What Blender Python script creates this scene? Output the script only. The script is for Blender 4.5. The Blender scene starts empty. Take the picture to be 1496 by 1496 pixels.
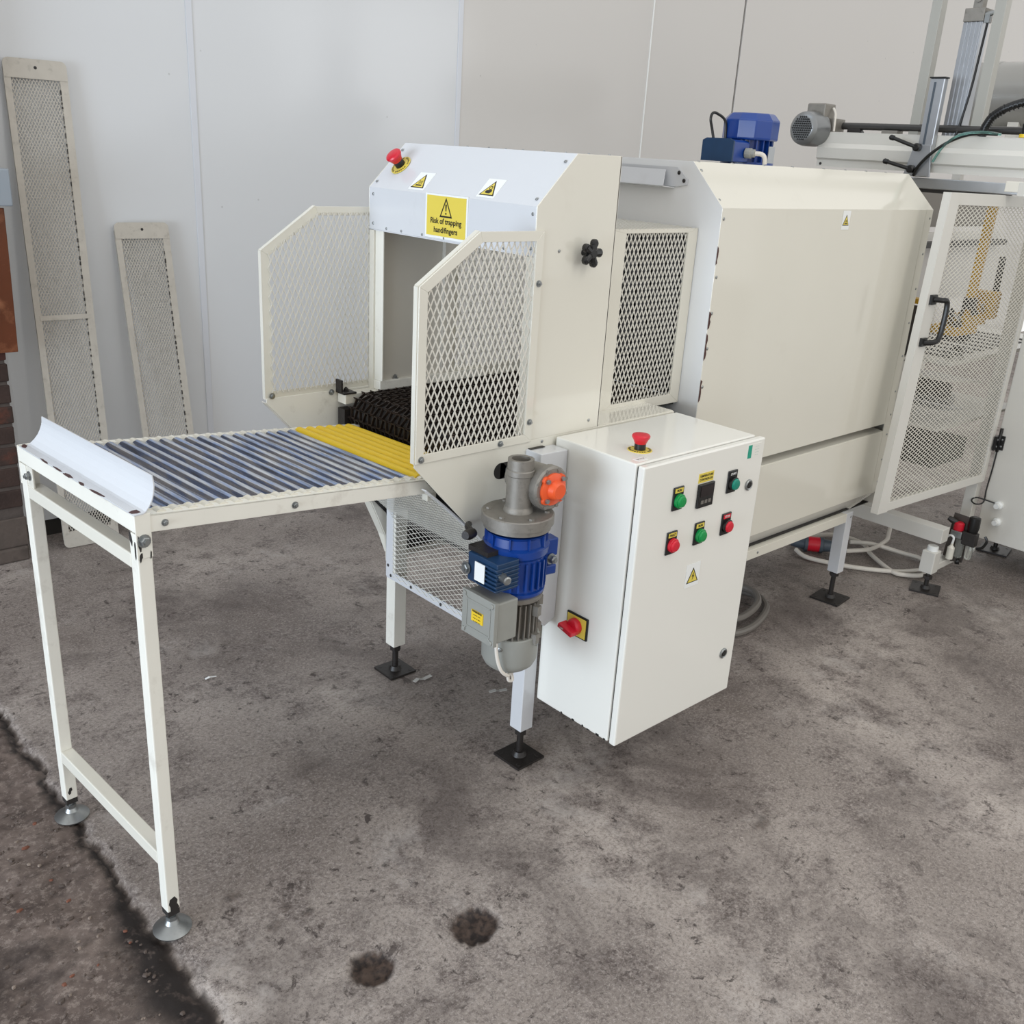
import bpy, bmesh, math, random
from mathutils import Vector, Matrix
random.seed(7)
sc = bpy.context.scene
COL = sc.collection
V = Vector
R = math.radians

# ------------------------------------------------------------------ camera
F_PX = 1419.741
yaw, pit, rol = 0.8156840, -0.3575415, 0.0608612
fw = V((math.cos(yaw)*math.cos(pit), math.sin(yaw)*math.cos(pit), math.sin(pit)))
rt = V((math.sin(yaw), -math.cos(yaw), 0)); up = rt.cross(fw)
rt2 = math.cos(rol)*rt + math.sin(rol)*up
up2 = -math.sin(rol)*rt + math.cos(rol)*up
cam = bpy.data.cameras.new('camera'); camo = bpy.data.objects.new('camera', cam)
COL.objects.link(camo)
m = Matrix((rt2, up2, -fw)).transposed().to_4x4()
m.translation = V((-0.545369, -1.453272, 1.432433))
camo.matrix_world = m
cam.sensor_width = 36; cam.lens = F_PX/1496*36; cam.clip_start = 0.02
sc.camera = camo

# ------------------------------------------------------------------ light, world, exposure
sc.view_settings.view_transform = 'Standard'
sc.view_settings.look = 'None'
sc.view_settings.gamma = 1.0
sc.view_settings.use_curve_mapping = False
sc.view_settings.exposure = 0.0
w = bpy.data.worlds.new('workshop_daylight'); sc.world = w; w.use_nodes = True
wn = w.node_tree.nodes; wl = w.node_tree.links
bg = wn['Background']; bg.inputs[0].default_value = (0.99, 0.985, 0.97, 1); bg.inputs[1].default_value = 0.97

def area(name, loc, target, sx, sy, power, color):
    l = bpy.data.lights.new(name, 'AREA'); l.shape = 'RECTANGLE'; l.size = sx; l.size_y = sy
    l.energy = power; l.color = color
    o = bpy.data.objects.new(name, l); COL.objects.link(o)
    o.location = loc
    o.rotation_euler = (V(target)-V(loc)).to_track_quat('-Z', 'Y').to_euler()
    return o
area('roller_door_daylight', (-4.4, -0.1, 0.90), (0.8, 0.2, 0.6), 3.8, 1.7, 215, (0.74, 0.86, 1.0))
area('side_window', (6.9, -5.2, 2.3), (4.0, 0.0, 1.0), 2.3, 1.6, 20, (0.95, 0.97, 1.0))
area('skylight', (0.5, 1.0, 4.6), (0.4, 0.6, 0), 0.4, 2.2, 10, (0.60, 0.78, 1.0))
area('ceiling_lamp', (1.6, -3.2, 3.4), (1.6, 0, 0.6), 0.5, 3.4, 26, (1.0, 0.95, 0.87))

# ------------------------------------------------------------------ materials
def lin(h):
    h = h.lstrip('#'); c = [int(h[i:i+2], 16)/255 for i in (0, 2, 4)]
    return tuple((x/12.92 if x <= .04045 else ((x+.055)/1.055)**2.4) for x in c) + (1,)
def new_mat(name):
    mt = bpy.data.materials.new(name); mt.use_nodes = True
    return mt, mt.node_tree.nodes, mt.node_tree.links, mt.node_tree.nodes['Principled BSDF']
def obj_coord(n):
    g = n.new('ShaderNodeNewGeometry'); return g.outputs['Position']
def paint(name, col, rough=0.3, metal=0.0, var=0.05, scale=6.0, wear=0.0, wear_col='#6b5b4c', bump=0.0, bscale=300, spec=0.5, coat=0.0, wscale=9):
    mt, n, l, b = new_mat(name)
    c = lin(col); pos = obj_coord(n)
    nz = n.new('ShaderNodeTexNoise'); nz.inputs['Scale'].default_value = scale; nz.inputs['Detail'].default_value = 4
    l.new(pos, nz.inputs['Vector'])
    rp = n.new('ShaderNodeMix'); rp.data_type = 'RGBA'
    rp.inputs[6].default_value = tuple(x*(1-var*2) for x in c[:3]) + (1,)
    rp.inputs[7].default_value = tuple(min(1, x*(1+var)) for x in c[:3]) + (1,)
    l.new(nz.outputs[0], rp.inputs[0]); out = rp.outputs[2]
    if wear > 0:
        n2 = n.new('ShaderNodeTexNoise'); n2.inputs['Scale'].default_value = wscale; n2.inputs['Detail'].default_value = 8
        n2.inputs['Roughness'].default_value = 0.65
        l.new(pos, n2.inputs['Vector'])
        mr = n.new('ShaderNodeMapRange'); mr.inputs[1].default_value = 0.62-wear*0.25; mr.inputs[2].default_value = 0.80-wear*0.25
        l.new(n2.outputs[0], mr.inputs[0])
        mx = n.new('ShaderNodeMix'); mx.data_type = 'RGBA'
        mu = n.new('ShaderNodeMath'); mu.operation = 'MULTIPLY'; mu.inputs[1].default_value = min(1, wear*1.6)
        l.new(mr.outputs[0], mu.inputs[0]); l.new(mu.outputs[0], mx.inputs[0])
        l.new(out, mx.inputs[6]); mx.inputs[7].default_value = lin(wear_col); out = mx.outputs[2]
    l.new(out, b.inputs['Base Color'])
    b.inputs['Roughness'].default_value = rough; b.inputs['Metallic'].default_value = metal
    b.inputs['Specular IOR Level'].default_value = spec
    b.inputs['Coat Weight'].default_value = coat; b.inputs['Coat Roughness'].default_value = 0.08
    if bump > 0:
        n3 = n.new('ShaderNodeTexNoise'); n3.inputs['Scale'].default_value = bscale; n3.inputs['Detail'].default_value = 2
        l.new(pos, n3.inputs['Vector'])
        bp = n.new('ShaderNodeBump'); bp.inputs['Strength'].default_value = bump; bp.inputs['Distance'].default_value = 0.002
        l.new(n3.outputs[0], bp.inputs['Height']); l.new(bp.outputs[0], b.inputs['Normal'])
    return mt
M = {}
M['cream'] = paint('cream powder coat', '#dddace', 0.09, var=0.02, scale=3, wear=0.06, wear_col='#a89c88', bump=0.0)
M['cream_worn'] = paint('worn cream paint', '#e8e6dc', 0.34, var=0.04, scale=10, wear=0.30, wear_col='#8f8271', bump=0.03)
M['white'] = paint('white gloss paint', '#d2d4d7', 0.16, var=0.02, scale=4, wear=0.08, wear_col='#9a948c', bump=0.05, bscale=160)
M['cabinet'] = paint('cabinet paint', '#e8e7e0', 0.13, var=0.015, scale=2)
M['mesh_white'] = paint('white coated mesh', '#dad7cd', 0.35, var=0.04, scale=20, wear=0.10)
M['old_cream'] = paint('old yellowed grey paint', '#bcb6ab', 0.45, var=0.08, scale=30, wear=0.26, wear_col='#6a6056', bump=0.10, bscale=120, wscale=40)
M['inner_grey'] = paint('inner grey sheet', '#c9c5bb', 0.30, var=0.03)
M['machine_grey'] = paint('pale grey machine paint', '#d8d6cf', 0.24, var=0.02)
M['steel'] = paint('polished roller steel', '#d3d8e0', 0.20, metal=1.0, var=0.06, scale=60, wear=0.34, wear_col='#8aa3d6', wscale=45)
def roller_steel():
    mt, n, l, b = new_mat('streaked roller steel'); pos = obj_coord(n)
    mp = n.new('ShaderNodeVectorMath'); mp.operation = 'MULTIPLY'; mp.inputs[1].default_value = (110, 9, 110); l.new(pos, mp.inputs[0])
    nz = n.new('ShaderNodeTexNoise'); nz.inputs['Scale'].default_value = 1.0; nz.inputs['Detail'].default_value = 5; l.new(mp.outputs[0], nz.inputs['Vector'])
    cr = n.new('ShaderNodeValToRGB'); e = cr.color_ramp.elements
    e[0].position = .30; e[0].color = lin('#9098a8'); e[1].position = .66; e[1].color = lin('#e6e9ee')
    k = e.new(.44); k.color = lin('#a3b8e2'); k = e.new(.50); k.color = lin('#c3c9d6')  # blue and white streaks paint in skylight reflections over blue film
    l.new(nz.outputs[0], cr.inputs[0]); l.new(cr.outputs[0], b.inputs['Base Color'])
    b.inputs['Metallic'].default_value = 0.9; b.inputs['Roughness'].default_value = 0.2
    return mt
M['steel'] = roller_steel()
M['zinc'] = paint('zinc plated steel', '#a0a3a3', 0.38, metal=0.9, var=0.12, scale=40, wear=0.2, wear_col='#59544e', wscale=50)
M['alu'] = paint('extruded aluminium', '#b9bcc0', 0.34, metal=0.85, var=0.04, scale=30)
M['cast'] = paint('cast aluminium', '#8f8b84', 0.50, metal=0.55, var=0.10, scale=60, wear=0.25, wear_col='#4a453f', bump=0.15, bscale=500, wscale=50)
M['blue'] = paint('blue enamel', '#0d3a88', 0.30, var=0.10, scale=30, wear=0.12, wear_col='#10264a', coat=0.2)
M['blue_dark'] = paint('dirty blue enamel', '#143658', 0.40, var=0.12, scale=40, wear=0.3, wear_col='#1b2632')
M['orange'] = paint('orange plastic', '#e85a2a', 0.38, var=0.05, scale=30)
M['grey_plastic'] = paint('grey cast housing', '#93948e', 0.45, var=0.05, scale=30, wear=0.12, wear_col='#5b5a55')
M['black'] = paint('black plastic', '#141414', 0.35, var=0.1)
M['black_iron'] = paint('black greasy iron', '#272321', 0.42, var=0.2, scale=60, bump=0.3, bscale=250)
M['belt'] = paint('oily dark wire belt', '#4a403a', 0.34, metal=0.65, var=0.3, scale=60, wear=0.25, wear_col='#6a5344', wscale=60)
M['dark_void'] = paint('dark grimy metal and shade', '#2a2725', 0.6, var=0.2)  # real dark metal, plus sheets and gaps where shade is painted in
M['yellow'] = paint('yellow paint', '#e9c62e', 0.45, var=0.05, scale=40, wear=0.12, wear_col='#8f7a1c')
M['yellow_machine'] = paint('ochre machine paint', '#c89b2a', 0.4, var=0.06)
M['sign_yellow'] = paint('yellow vinyl', '#e0cb55', 0.35, var=0.02)
M['sign_white'] = paint('white vinyl', '#eceeec', 0.3, var=0.01)
M['print_black'] = paint('black print', '#1b1a14', 0.5, var=0.02)
M['print_green'] = paint('green print', '#1d9a80', 0.5, var=0.02)
M['red'] = paint('red plastic', '#d01f33', 0.30, var=0.05)
M['green'] = paint('green plastic', '#0b9148', 0.25, var=0.05)
M['teal'] = paint('teal plastic', '#0f8470', 0.25, var=0.05)
M['tape'] = paint('pale tape', '#e6e2d6', 0.6, var=0.03)
M['primer'] = paint('maroon primer', '#4a2722', 0.6, var=0.2, scale=60)
M['cable_white'] = paint('white rubber cable', '#ddd7cd', 0.5, var=0.05, scale=40)
M['cable_grey'] = paint('grey rubber cable', '#6f6a64', 0.5, var=0.08)
M['plug_grey'] = paint('blue grey plug plastic', '#4a545e', 0.45, var=0.05)
M['bronze_sheet'] = paint('brown copper sheet', '#693820', 0.30, var=0.25, scale=5, wear=0.2, wear_col='#c98a64', wscale=12)
M['grey_box'] = paint('grey box paint', '#8f979f', 0.4, var=0.03)
M['paper'] = paint('dirty paper', '#b9b7b2', 0.8, var=0.05)
M['mortar'] = paint('grey mortar', '#544b46', 0.9, var=0.2, scale=30, bump=0.6, bscale=80)
M['plinth'] = paint('rough cement plinth', '#61564f', 0.9, var=0.35, scale=14, wear=0.4, wear_col='#38302b', bump=0.9, bscale=45, wscale=14)
M['brick'] = paint('dark sooty brick', '#40302a', 0.85, var=0.35, scale=12, wear=0.35, wear_col='#713a27', bump=0.7, bscale=90, wscale=10)
M['brick_red'] = paint('red brown brick', '#53302a', 0.85, var=0.35, scale=14, wear=0.3, wear_col='#33241f', bump=0.7, bscale=90, wscale=12)
M['post'] = paint('grey post paint', '#a9a8a1', 0.3, var=0.02)
M['tank'] = paint('grey painted tank', '#9d9c98', 0.28, metal=0.3, var=0.06, scale=5)
def clear_mat(name, col, rough=0.1):
    mt, n, l, b = new_mat(name)
    b.inputs['Base Color'].default_value = lin(col); b.inputs['Transmission Weight'].default_value = 0.85
    b.inputs['Roughness'].default_value = rough; return mt
M['clear'] = clear_mat('clear polycarbonate', '#d9dcd6')
M['hose_green'] = clear_mat('translucent green hose', '#8fc4bb', 0.2)

# wall cladding: glossy plastic sheet with faint warps and scuffs
def cladding(name, col):
    mt, n, l, b = new_mat(name); pos = obj_coord(n)
    nz = n.new('ShaderNodeTexNoise'); nz.inputs['Scale'].default_value = 1.1; nz.inputs['Detail'].default_value = 2
    l.new(pos, nz.inputs['Vector'])
    c = lin(col); mx = n.new('ShaderNodeMix'); mx.data_type = 'RGBA'
    mx.inputs[6].default_value = tuple(x*0.96 for x in c[:3]) + (1,); mx.inputs[7].default_value = c
    l.new(nz.outputs[0], mx.inputs[0])
    sp = n.new('ShaderNodeTexVoronoi'); sp.inputs['Scale'].default_value = 7; l.new(pos, sp.inputs['Vector'])
    ms = n.new('ShaderNodeMapRange'); ms.inputs[1].default_value = 0.035; ms.inputs[2].default_value = 0.02
    l.new(sp.outputs['Distance'], ms.inputs[0])
    m2 = n.new('ShaderNodeMix'); m2.data_type = 'RGBA'; mu = n.new('ShaderNodeMath'); mu.operation = 'MULTIPLY'; mu.inputs[1].default_value = 0.35
    l.new(ms.outputs[0], mu.inputs[0]); l.new(mu.outputs[0], m2.inputs[0]); l.new(mx.outputs[2], m2.inputs[6]); m2.inputs[7].default_value = lin('#8a8a88')
    l.new(m2.outputs[2], b.inputs['Base Color'])
    b.inputs['Roughness'].default_value = 0.16
    bp = n.new('ShaderNodeBump'); bp.inputs['Strength'].default_value = 0.25; bp.inputs['Distance'].default_value = 0.02
    n3 = n.new('ShaderNodeTexNoise'); n3.inputs['Scale'].default_value = 1.6; n3.inputs['Detail'].default_value = 1
    l.new(pos, n3.inputs['Vector']); l.new(n3.outputs[0], bp.inputs['Height']); l.new(bp.outputs[0], b.inputs['Normal'])
    return mt
M['clad'] = cladding('white wall cladding', '#d6d8da')
M['clad_dim'] = cladding('dimmed wall cladding', '#cfccc8')  # darker tone puts the weaker reflection of the right-hand sheets into colour
M['strip'] = paint('pale blue joint strip', '#d2d5db', 0.3, var=0.02)
M['joint_dark'] = paint('dark panel joint', '#4e4a47', 0.7, var=0.05)

def concrete():
    mt, n, l, b = new_mat('workshop concrete'); pos = obj_coord(n)
    def noise(s, d=6, r=0.6, dist=0.0):
        x = n.new('ShaderNodeTexNoise'); x.inputs['Scale'].default_value = s; x.inputs['Detail'].default_value = d
        x.inputs['Roughness'].default_value = r; x.inputs['Distortion'].default_value = dist
        l.new(pos, x.inputs['Vector']); return x.outputs[0]
    def rng(v, a, c_, lo=0, hi=1):
        x = n.new('ShaderNodeMapRange'); x.inputs[1].default_value = a; x.inputs[2].default_value = c_
        x.inputs[3].default_value = lo; x.inputs[4].default_value = hi; l.new(v, x.inputs[0]); return x.outputs[0]
    def mix(f, a, c_):
        x = n.new('ShaderNodeMix'); x.data_type = 'RGBA'
        l.new(f, x.inputs[0])
        for i, q in ((6, a), (7, c_)):
            if isinstance(q, tuple): x.inputs[i].default_value = q
            else: l.new(q, x.inputs[i])
        return x.outputs[2]
    def mul(a, c_):
        x = n.new('ShaderNodeMath'); x.operation = 'MULTIPLY'; l.new(a, x.inputs[0])
        if isinstance(c_, (int, float)): x.inputs[1].default_value = c_
        else: l.new(c_, x.inputs[1])
        return x.outputs[0]
    base = mix(rng(noise(1.5, 7, .65), 0.38, 0.62), lin('#736963'), lin('#bbb1a9'))
    base = mix(rng(noise(6, 10, 0.75), 0.44, 0.60), base, mix(rng(noise(60, 6, 0.8), .42, .58), lin('#544a46'), lin('#8c827c')))
    base = mix(mul(rng(noise(110, 8, 0.9), 0.51, 0.55), 0.6), base, lin('#4a403c'))
    base = mix(mul(rng(noise(140, 8, 0.9), 0.525, 0.565), 0.55), base, lin('#bdb5af'))
    v = n.new('ShaderNodeTexNoise'); v.inputs['Scale'].default_value = 26; v.inputs['Detail'].default_value = 7; v.inputs['Roughness'].default_value = .78; v.inputs['Distortion'].default_value = .5; l.new(pos, v.inputs['Vector'])
    pits = mul(rng(v.outputs[0], 0.58, 0.62), rng(noise(3.2, 5), 0.42, 0.52))
    base = mix(mul(pits, 0.85), base, lin('#332a27'))
    pits2 = mul(rng(noise(13, 7, .7, .5), 0.62, 0.66), rng(noise(2.3, 3), 0.42, 0.52))
    base = mix(mul(pits2, 0.75), base, lin('#3a302d'))
    base = mix(mul(rng(noise(2.4, 9, 0.7, 0.6), 0.50, 0.64), 0.55), base, lin('#443a37'))
    base = mix(mul(rng(noise(3.1, 9, 0.75, 0.3), 0.57, 0.66), 0.5), base, lin('#b2aba6'))
    # painted-in geometry masks: R groove dirt, G pothole fill, B older slab, plus long worn area
    at = n.new('ShaderNodeVertexColor'); at.layer_name = 'mask'
    sp = n.new('ShaderNodeSeparateColor'); l.new(at.outputs[0], sp.inputs[0])
    old = mix(rng(noise(6, 8, 0.7), 0.35, 0.65), lin('#4a3e39'), lin('#82746c'))
    old = mix(mul(rng(noise(45, 5, 0.7), 0.5, 0.7), 0.6), old, lin('#352b28'))
    old = mix(mul(rng(noise(60, 7, 0.85), 0.52, 0.58), .5), old, lin('#a1948b'))
    old = mix(mul(rng(noise(2.4, 7, 0.65, .4), 0.52, 0.62), .85), old, lin('#2e2522'))
    base = mix(sp.outputs[2], base, old)
    base = mix(mul(sp.outputs[0], rng(noise(30, 7, .7), 0.30, 0.46)), base, lin('#1f1816'))
    base = mix(sp.outputs[1], base, mix(rng(noise(60, 5), .4, .6), lin('#1f1512'), lin('#4c3d34')))
    l.new(base, b.inputs['Base Color'])
    l.new(rng(noise(5, 5), 0.3, 0.7, 0.42, 0.75), b.inputs['Roughness'])
    bp = n.new('ShaderNodeBump'); bp.inputs['Strength'].default_value = 0.35; bp.inputs['Distance'].default_value = 0.004
    l.new(noise(55, 10, 0.8), bp.inputs['Height']); l.new(bp.outputs[0], b.inputs['Normal'])
    return mt
M['concrete'] = concrete()

# ------------------------------------------------------------------ mesh builder
class MB:
    def __init__(s): s.v = []; s.f = []; s.sm = []; s.mi = []; s.cur = 0; s.marks = []
    def mark(s):      # the next shapes are a separate piece
        s.marks.append((len(s.v), len(s.f))); return s
    def pieces(s):
        mk = s.marks + [(len(s.v), len(s.f))]; out = []
        if mk[0][0] > 0: mk = [(0, 0)] + mk
        for (v0, f0), (v1, f1) in zip(mk, mk[1:]):
            if f1 == f0: continue
            q = MB(); q.v = s.v[v0:v1]; q.f = [tuple(i-v0 for i in f) for f in s.f[f0:f1]]; q.sm = s.sm[f0:f1]; q.mi = s.mi[f0:f1]; out.append(q)
        return out
    def add(s, vs, fs, smooth=False):
        k = len(s.v); s.v += [tuple(p) for p in vs]
        for f in fs: s.f.append(tuple(i+k for i in f)); s.sm.append(smooth); s.mi.append(s.cur)
        return s
    def box(s, a, b):
        x0, y0, z0 = [min(p, q) for p, q in zip(a, b)]; x1, y1, z1 = [max(p, q) for p, q in zip(a, b)]
        return s.add([(x0,y0,z0),(x1,y0,z0),(x1,y1,z0),(x0,y1,z0),(x0,y0,z1),(x1,y0,z1),(x1,y1,z1),(x0,y1,z1)],
              [(0,3,2,1),(4,5,6,7),(0,1,5,4),(1,2,6,5),(2,3,7,6),(3,0,4,7)])
    def obox(s, c, ux, uy, uz, sx, sy, sz):
        c = V(c); ux = V(ux)*sx/2; uy = V(uy)*sy/2; uz = V(uz)*sz/2
        vs = [c+i*ux+j*uy+k*uz for k in (-1,1) for (i,j) in ((-1,-1),(1,-1),(1,1),(-1,1))]
        return s.add(vs, [(0,3,2,1),(4,5,6,7),(0,1,5,4),(1,2,6,5),(2,3,7,6),(3,0,4,7)])
    def bar(s, a, b, w_, h_, upv=(0,0,1)):
        a = V(a); b = V(b); d = (b-a); L = d.length; d.normalize(); u = V(upv)
        sd = d.cross(u)
        if sd.length < 1e-5: sd = d.cross(V((1,0,0)))
        sd.normalize(); u = sd.cross(d)
        return s.obox((a+b)/2, d, sd, u, L, w_, h_)
    def prism(s, pts, ext):
        # pts: 3d polygon; ext: extrusion vector
        e = V(ext); n_ = len(pts); P = [V(p) for p in pts]
        vs = P + [p+e for p in P]
        fs = [tuple(range(n_))[::-1], tuple(range(n_, 2*n_))] + [(i, (i+1) % n_, n_+(i+1) % n_, n_+i) for i in range(n_)]
        return s.add(vs, fs)
    def cyl(s, a, b, r, n_=20, r2=None, cap=True):
        return s.lathe(a, V(b)-V(a), [(0, r), (1, r if r2 is None else r2)], n_, cap, frac=True)
    def lathe(s, o, ax, prof, n_=24, cap=True, frac=False, smooth=True):
        # prof: list of (distance along axis, radius)
        o = V(o); ax = V(ax); L = ax.length; d = ax.normalized()
        u = d.orthogonal().normalized(); w_ = d.cross(u)
        vs = []; fs = []
        for (t, r) in prof:
            p = o + d*(t*L if frac else t)
            for k in range(n_):
                a_ = 2*math.pi*k/n_; vs.append(p + (u*math.cos(a_)+w_*math.sin(a_))*r)
        for i in range(len(prof)-1):
            for k in range(n_): fs.append((i*n_+k, i*n_+(k+1) % n_, (i+1)*n_+(k+1) % n_, (i+1)*n_+k))
        s.add(vs, fs, smooth)
        if cap:
            kk = len(s.v)-len(vs); m_ = len(prof)-1
            s.f.append(tuple(kk+k for k in range(n_))[::-1]); s.sm.append(False); s.mi.append(s.cur)
            s.f.append(tuple(kk+m_*n_+k for k in range(n_))); s.sm.append(False); s.mi.append(s.cur)
        return s
    def tube(s, pts, r, n_=8, sub=6):
        P = [V(p) for p in pts]
        if sub > 1 and len(P) > 2:
            Q = []
            for i in range(len(P)-1):
                p0 = P[max(i-1, 0)]; p1 = P[i]; p2 = P[i+1]; p3 = P[min(i+2, len(P)-1)]
                for k in range(sub):
                    t = k/sub
                    Q.append(0.5*((2*p1)+(p2-p0)*t+(2*p0-5*p1+4*p2-p3)*t*t+(3*p1-p0-3*p2+p3)*t**3))
            Q.append(P[-1]); P = Q
        vs = []; fs = []; u = None
        for i, p in enumerate(P):
            d = (P[min(i+1, len(P)-1)]-P[max(i-1, 0)]).normalized()
            u = d.orthogonal().normalized() if u is None else (u-d*u.dot(d)).normalized()
            w_ = d.cross(u)
            for k in range(n_):
                a_ = 2*math.pi*k/n_; vs.append(p+(u*math.cos(a_)+w_*math.sin(a_))*r)
        for i in range(len(P)-1):
            for k in range(n_): fs.append((i*n_+k, i*n_+(k+1) % n_, (i+1)*n_+(k+1) % n_, (i+1)*n_+k))
        fs.append(tuple(range(n_))[::-1]); fs.append(tuple((len(P)-1)*n_+k for k in range(n_)))
        return s.add(vs, fs, True)

def thing(name, label, cat, loc=(0,0,0), rotz=0.0, group=None):
    o = bpy.data.objects.new(name, None); COL.objects.link(o); o.empty_display_size = 0.05
    o.location = loc; o.rotation_euler = (0, 0, rotz); o['label'] = label; o['category'] = cat
    if group: o['group'] = group
    return o
def root_of(o):
    while o.parent: o = o.parent
    return o
def build(name, mb, mat, parent=None, local=False, label=None, kind=None, bevel=0.0, mats=None):
    if mb.marks and kind is None:
        ps = mb.pieces()
        if len(ps) > 1: return [build(name, q, mat, parent, local, label, kind, bevel, mats) for q in ps][0]
    me = bpy.data.meshes.new(name)
    vs = mb.v
    base = None
    if parent is not None:
        rt_ = root_of(parent)
        if not local:
            c, s_ = math.cos(-rt_.rotation_euler.z), math.sin(-rt_.rotation_euler.z); L = rt_.location
            vs = [((x-L.x)*c-(y-L.y)*s_, (x-L.x)*s_+(y-L.y)*c, z-L.z) for x, y, z in vs]
        # origin at the centre of the part
        p = parent; off = V((0,0,0))
        while p is not None and p.parent is not None: off += p.location; p = p.parent
    else: off = V((0,0,0))
    cx = [ (min(q[i] for q in vs)+max(q[i] for q in vs))/2 for i in range(3)]
    C = V(cx)
    me.from_pydata([tuple(V(q)-C) for q in vs], [], mb.f)
    for mm in (mats or [mat]): me.materials.append(mm)
    me.polygons.foreach_set('use_smooth', mb.sm)
    if mats: me.polygons.foreach_set('material_index', mb.mi)
    me.update()
    bm_ = bmesh.new(); bm_.from_mesh(me); bmesh.ops.recalc_face_normals(bm_, faces=bm_.faces)
    for e_ in bm_.edges:
        if len(e_.link_faces) == 2 and e_.calc_face_angle(0) > 0.55: e_.smooth = False
    bm_.to_mesh(me); bm_.free()
    o = bpy.data.objects.new(name, me); COL.objects.link(o)
    if parent is not None: o.parent = parent
    o.location = C-off
    if label: o['label'] = label
    if kind: o['kind'] = kind
    if bevel > 0:
        b = o.modifiers.new('bevel', 'BEVEL'); b.width = bevel; b.segments = 2; b.limit_method = 'ANGLE'
    return o
def tag(o, label, cat, group=None):
    o['label'] = label; o['category'] = cat
    if group: o['group'] = group
    return o
def dup_part(o, delta, parent=None):
    c = o.copy(); COL.objects.link(c); c.parent = parent or o.parent; c.location = o.location + V(delta)
    for ch in o.children:
        d = ch.copy(); COL.objects.link(d); d.parent = c
    return c
def text(name, body, size, mat, parent, o, ux, uy, align='CENTER', bold=0.0, sx=1.0):
    cu = bpy.data.curves.new(name, 'FONT'); cu.body = body; cu.size = size; cu.align_x = align; cu.align_y = 'CENTER'; cu.offset = bold
    cu.space_line = 1.15
    t = bpy.data.objects.new(name, cu)
    COL.objects.link(t); dg = bpy.context.evaluated_depsgraph_get(); dg.update()
    me = bpy.data.meshes.new_from_object(t.evaluated_get(dg)); 
    ux = V(ux); uy = V(uy); o = V(o); nn = ux.cross(uy)
    mb = MB(); mb.add([o+ux*q.co.x*sx+uy*q.co.y+nn*0.0006 for q in me.vertices], [tuple(p.vertices) for p in me.polygons])
    bpy.data.objects.remove(t); bpy.data.curves.remove(cu); bpy.data.meshes.remove(me)
    return build(name, mb, mat, parent)

def clip_seg(p, q, poly):
    # convex CCW polygon clip (Cyrus-Beck); returns None or (p, q)
    t0, t1 = 0.0, 1.0; dx, dy = q[0]-p[0], q[1]-p[1]
    for i in range(len(poly)):
        a = poly[i]; b = poly[(i+1) % len(poly)]
        ex, ey = b[0]-a[0], b[1]-a[1]; nx, ny = -ey, ex      # inward normal for CCW
        num = (p[0]-a[0])*nx+(p[1]-a[1])*ny; den = dx*nx+dy*ny
        if abs(den) < 1e-12:
            if num < 0: return None
        else:
            t = -num/den
            if den > 0: t0 = max(t0, t)
            else: t1 = min(t1, t)
    if t1-t0 < 1e-4: return None
    return (p[0]+dx*t0, p[1]+dy*t0), (p[0]+dx*t1, p[1]+dy*t1)
def expanded(poly, cw, ch, fmap, sw=0.0022, th=0.0016, tilt=0.0, seg=1):
    """expanded metal: diamonds cw wide, ch tall filling convex CCW poly, mapped to 3D by fmap(u,v)"""
    mb = MB(); us = [p[0] for p in poly]; vs_ = [p[1] for p in poly]
    u0, u1, v0, v1 = min(us), max(us), min(vs_), max(vs_)
    ncol = int((u1-u0)/cw)+2; nrow = int((v1-v0)/(ch/2))+2
    for r in range(nrow):
        for c in range(-1, ncol):
            a = (u0+c*cw+(0 if r % 2 == 0 else cw/2), v0+r*ch/2)
            for sgn in (-1, 1):
                b = (a[0]+sgn*cw/2, a[1]+ch/2)
                k = clip_seg(a, b, poly)
                if not k: continue
                P, Q = V(fmap(*k[0])), V(fmap(*k[1]))
                d = Q-P
                if d.length < 1e-5: continue
                e = 0.0005
                du = V(fmap(k[0][0]+e, k[0][1]))-P; dv = V(fmap(k[0][0], k[0][1]+e))-P
                n_ = du.cross(dv).normalized(); d.normalize(); sd = n_.cross(d)
                if tilt: 
                    s2 = (sd*math.cos(tilt)+n_*math.sin(tilt)*sgn); n_ = d.cross(s2); sd = s2
                x = sd*sw/2; y = n_*th/2; o_ = n_*(.00022*sgn+(.00009 if r % 2 else -.00009)); P = P-d*sw*.35+o_; Q = Q+d*sw*.35+o_
                mb.add([P-x-y, P+x-y, P+x+y, P-x+y, Q-x-y, Q+x-y, Q+x+y, Q-x+y], [(0,1,5,4),(1,2,6,5),(2,3,7,6),(3,0,4,7),(3,2,1,0),(4,5,6,7)])
    return mb
def frame_poly(mb, outer, inner, fmap, ext):
    """ring between two polygons of equal length, extruded by ext"""
    n_ = len(outer)
    for i in range(n_):
        j = (i+1) % n_
        mb.prism([fmap(*outer[i]), fmap(*outer[j]), fmap(*inner[j]), fmap(*inner[i])], ext)
    return mb
def hexbolt(mb, p, ax, r=0.008, h=0.006):
    mb.mark()
    mb.lathe(p, V(ax), [(0, r*1.35), (0.0015, r*1.35)], 14, smooth=False)
    mb.lathe(V(p)+V(ax).normalized()*0.0015, V(ax), [(0, r), (h*.8, r), (h, r*.8)], 6, smooth=False)
    mb.lathe(V(p)+V(ax).normalized()*(h+.001), V(ax), [(0, r*.5), (0.003, r*.5)], 8)
    return mb
def screw(mb, p, ax, r=0.0035):
    mb.lathe(p, V(ax), [(0, r), (0.001, r), (0.0022, r*.55)], 10); return mb

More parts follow.
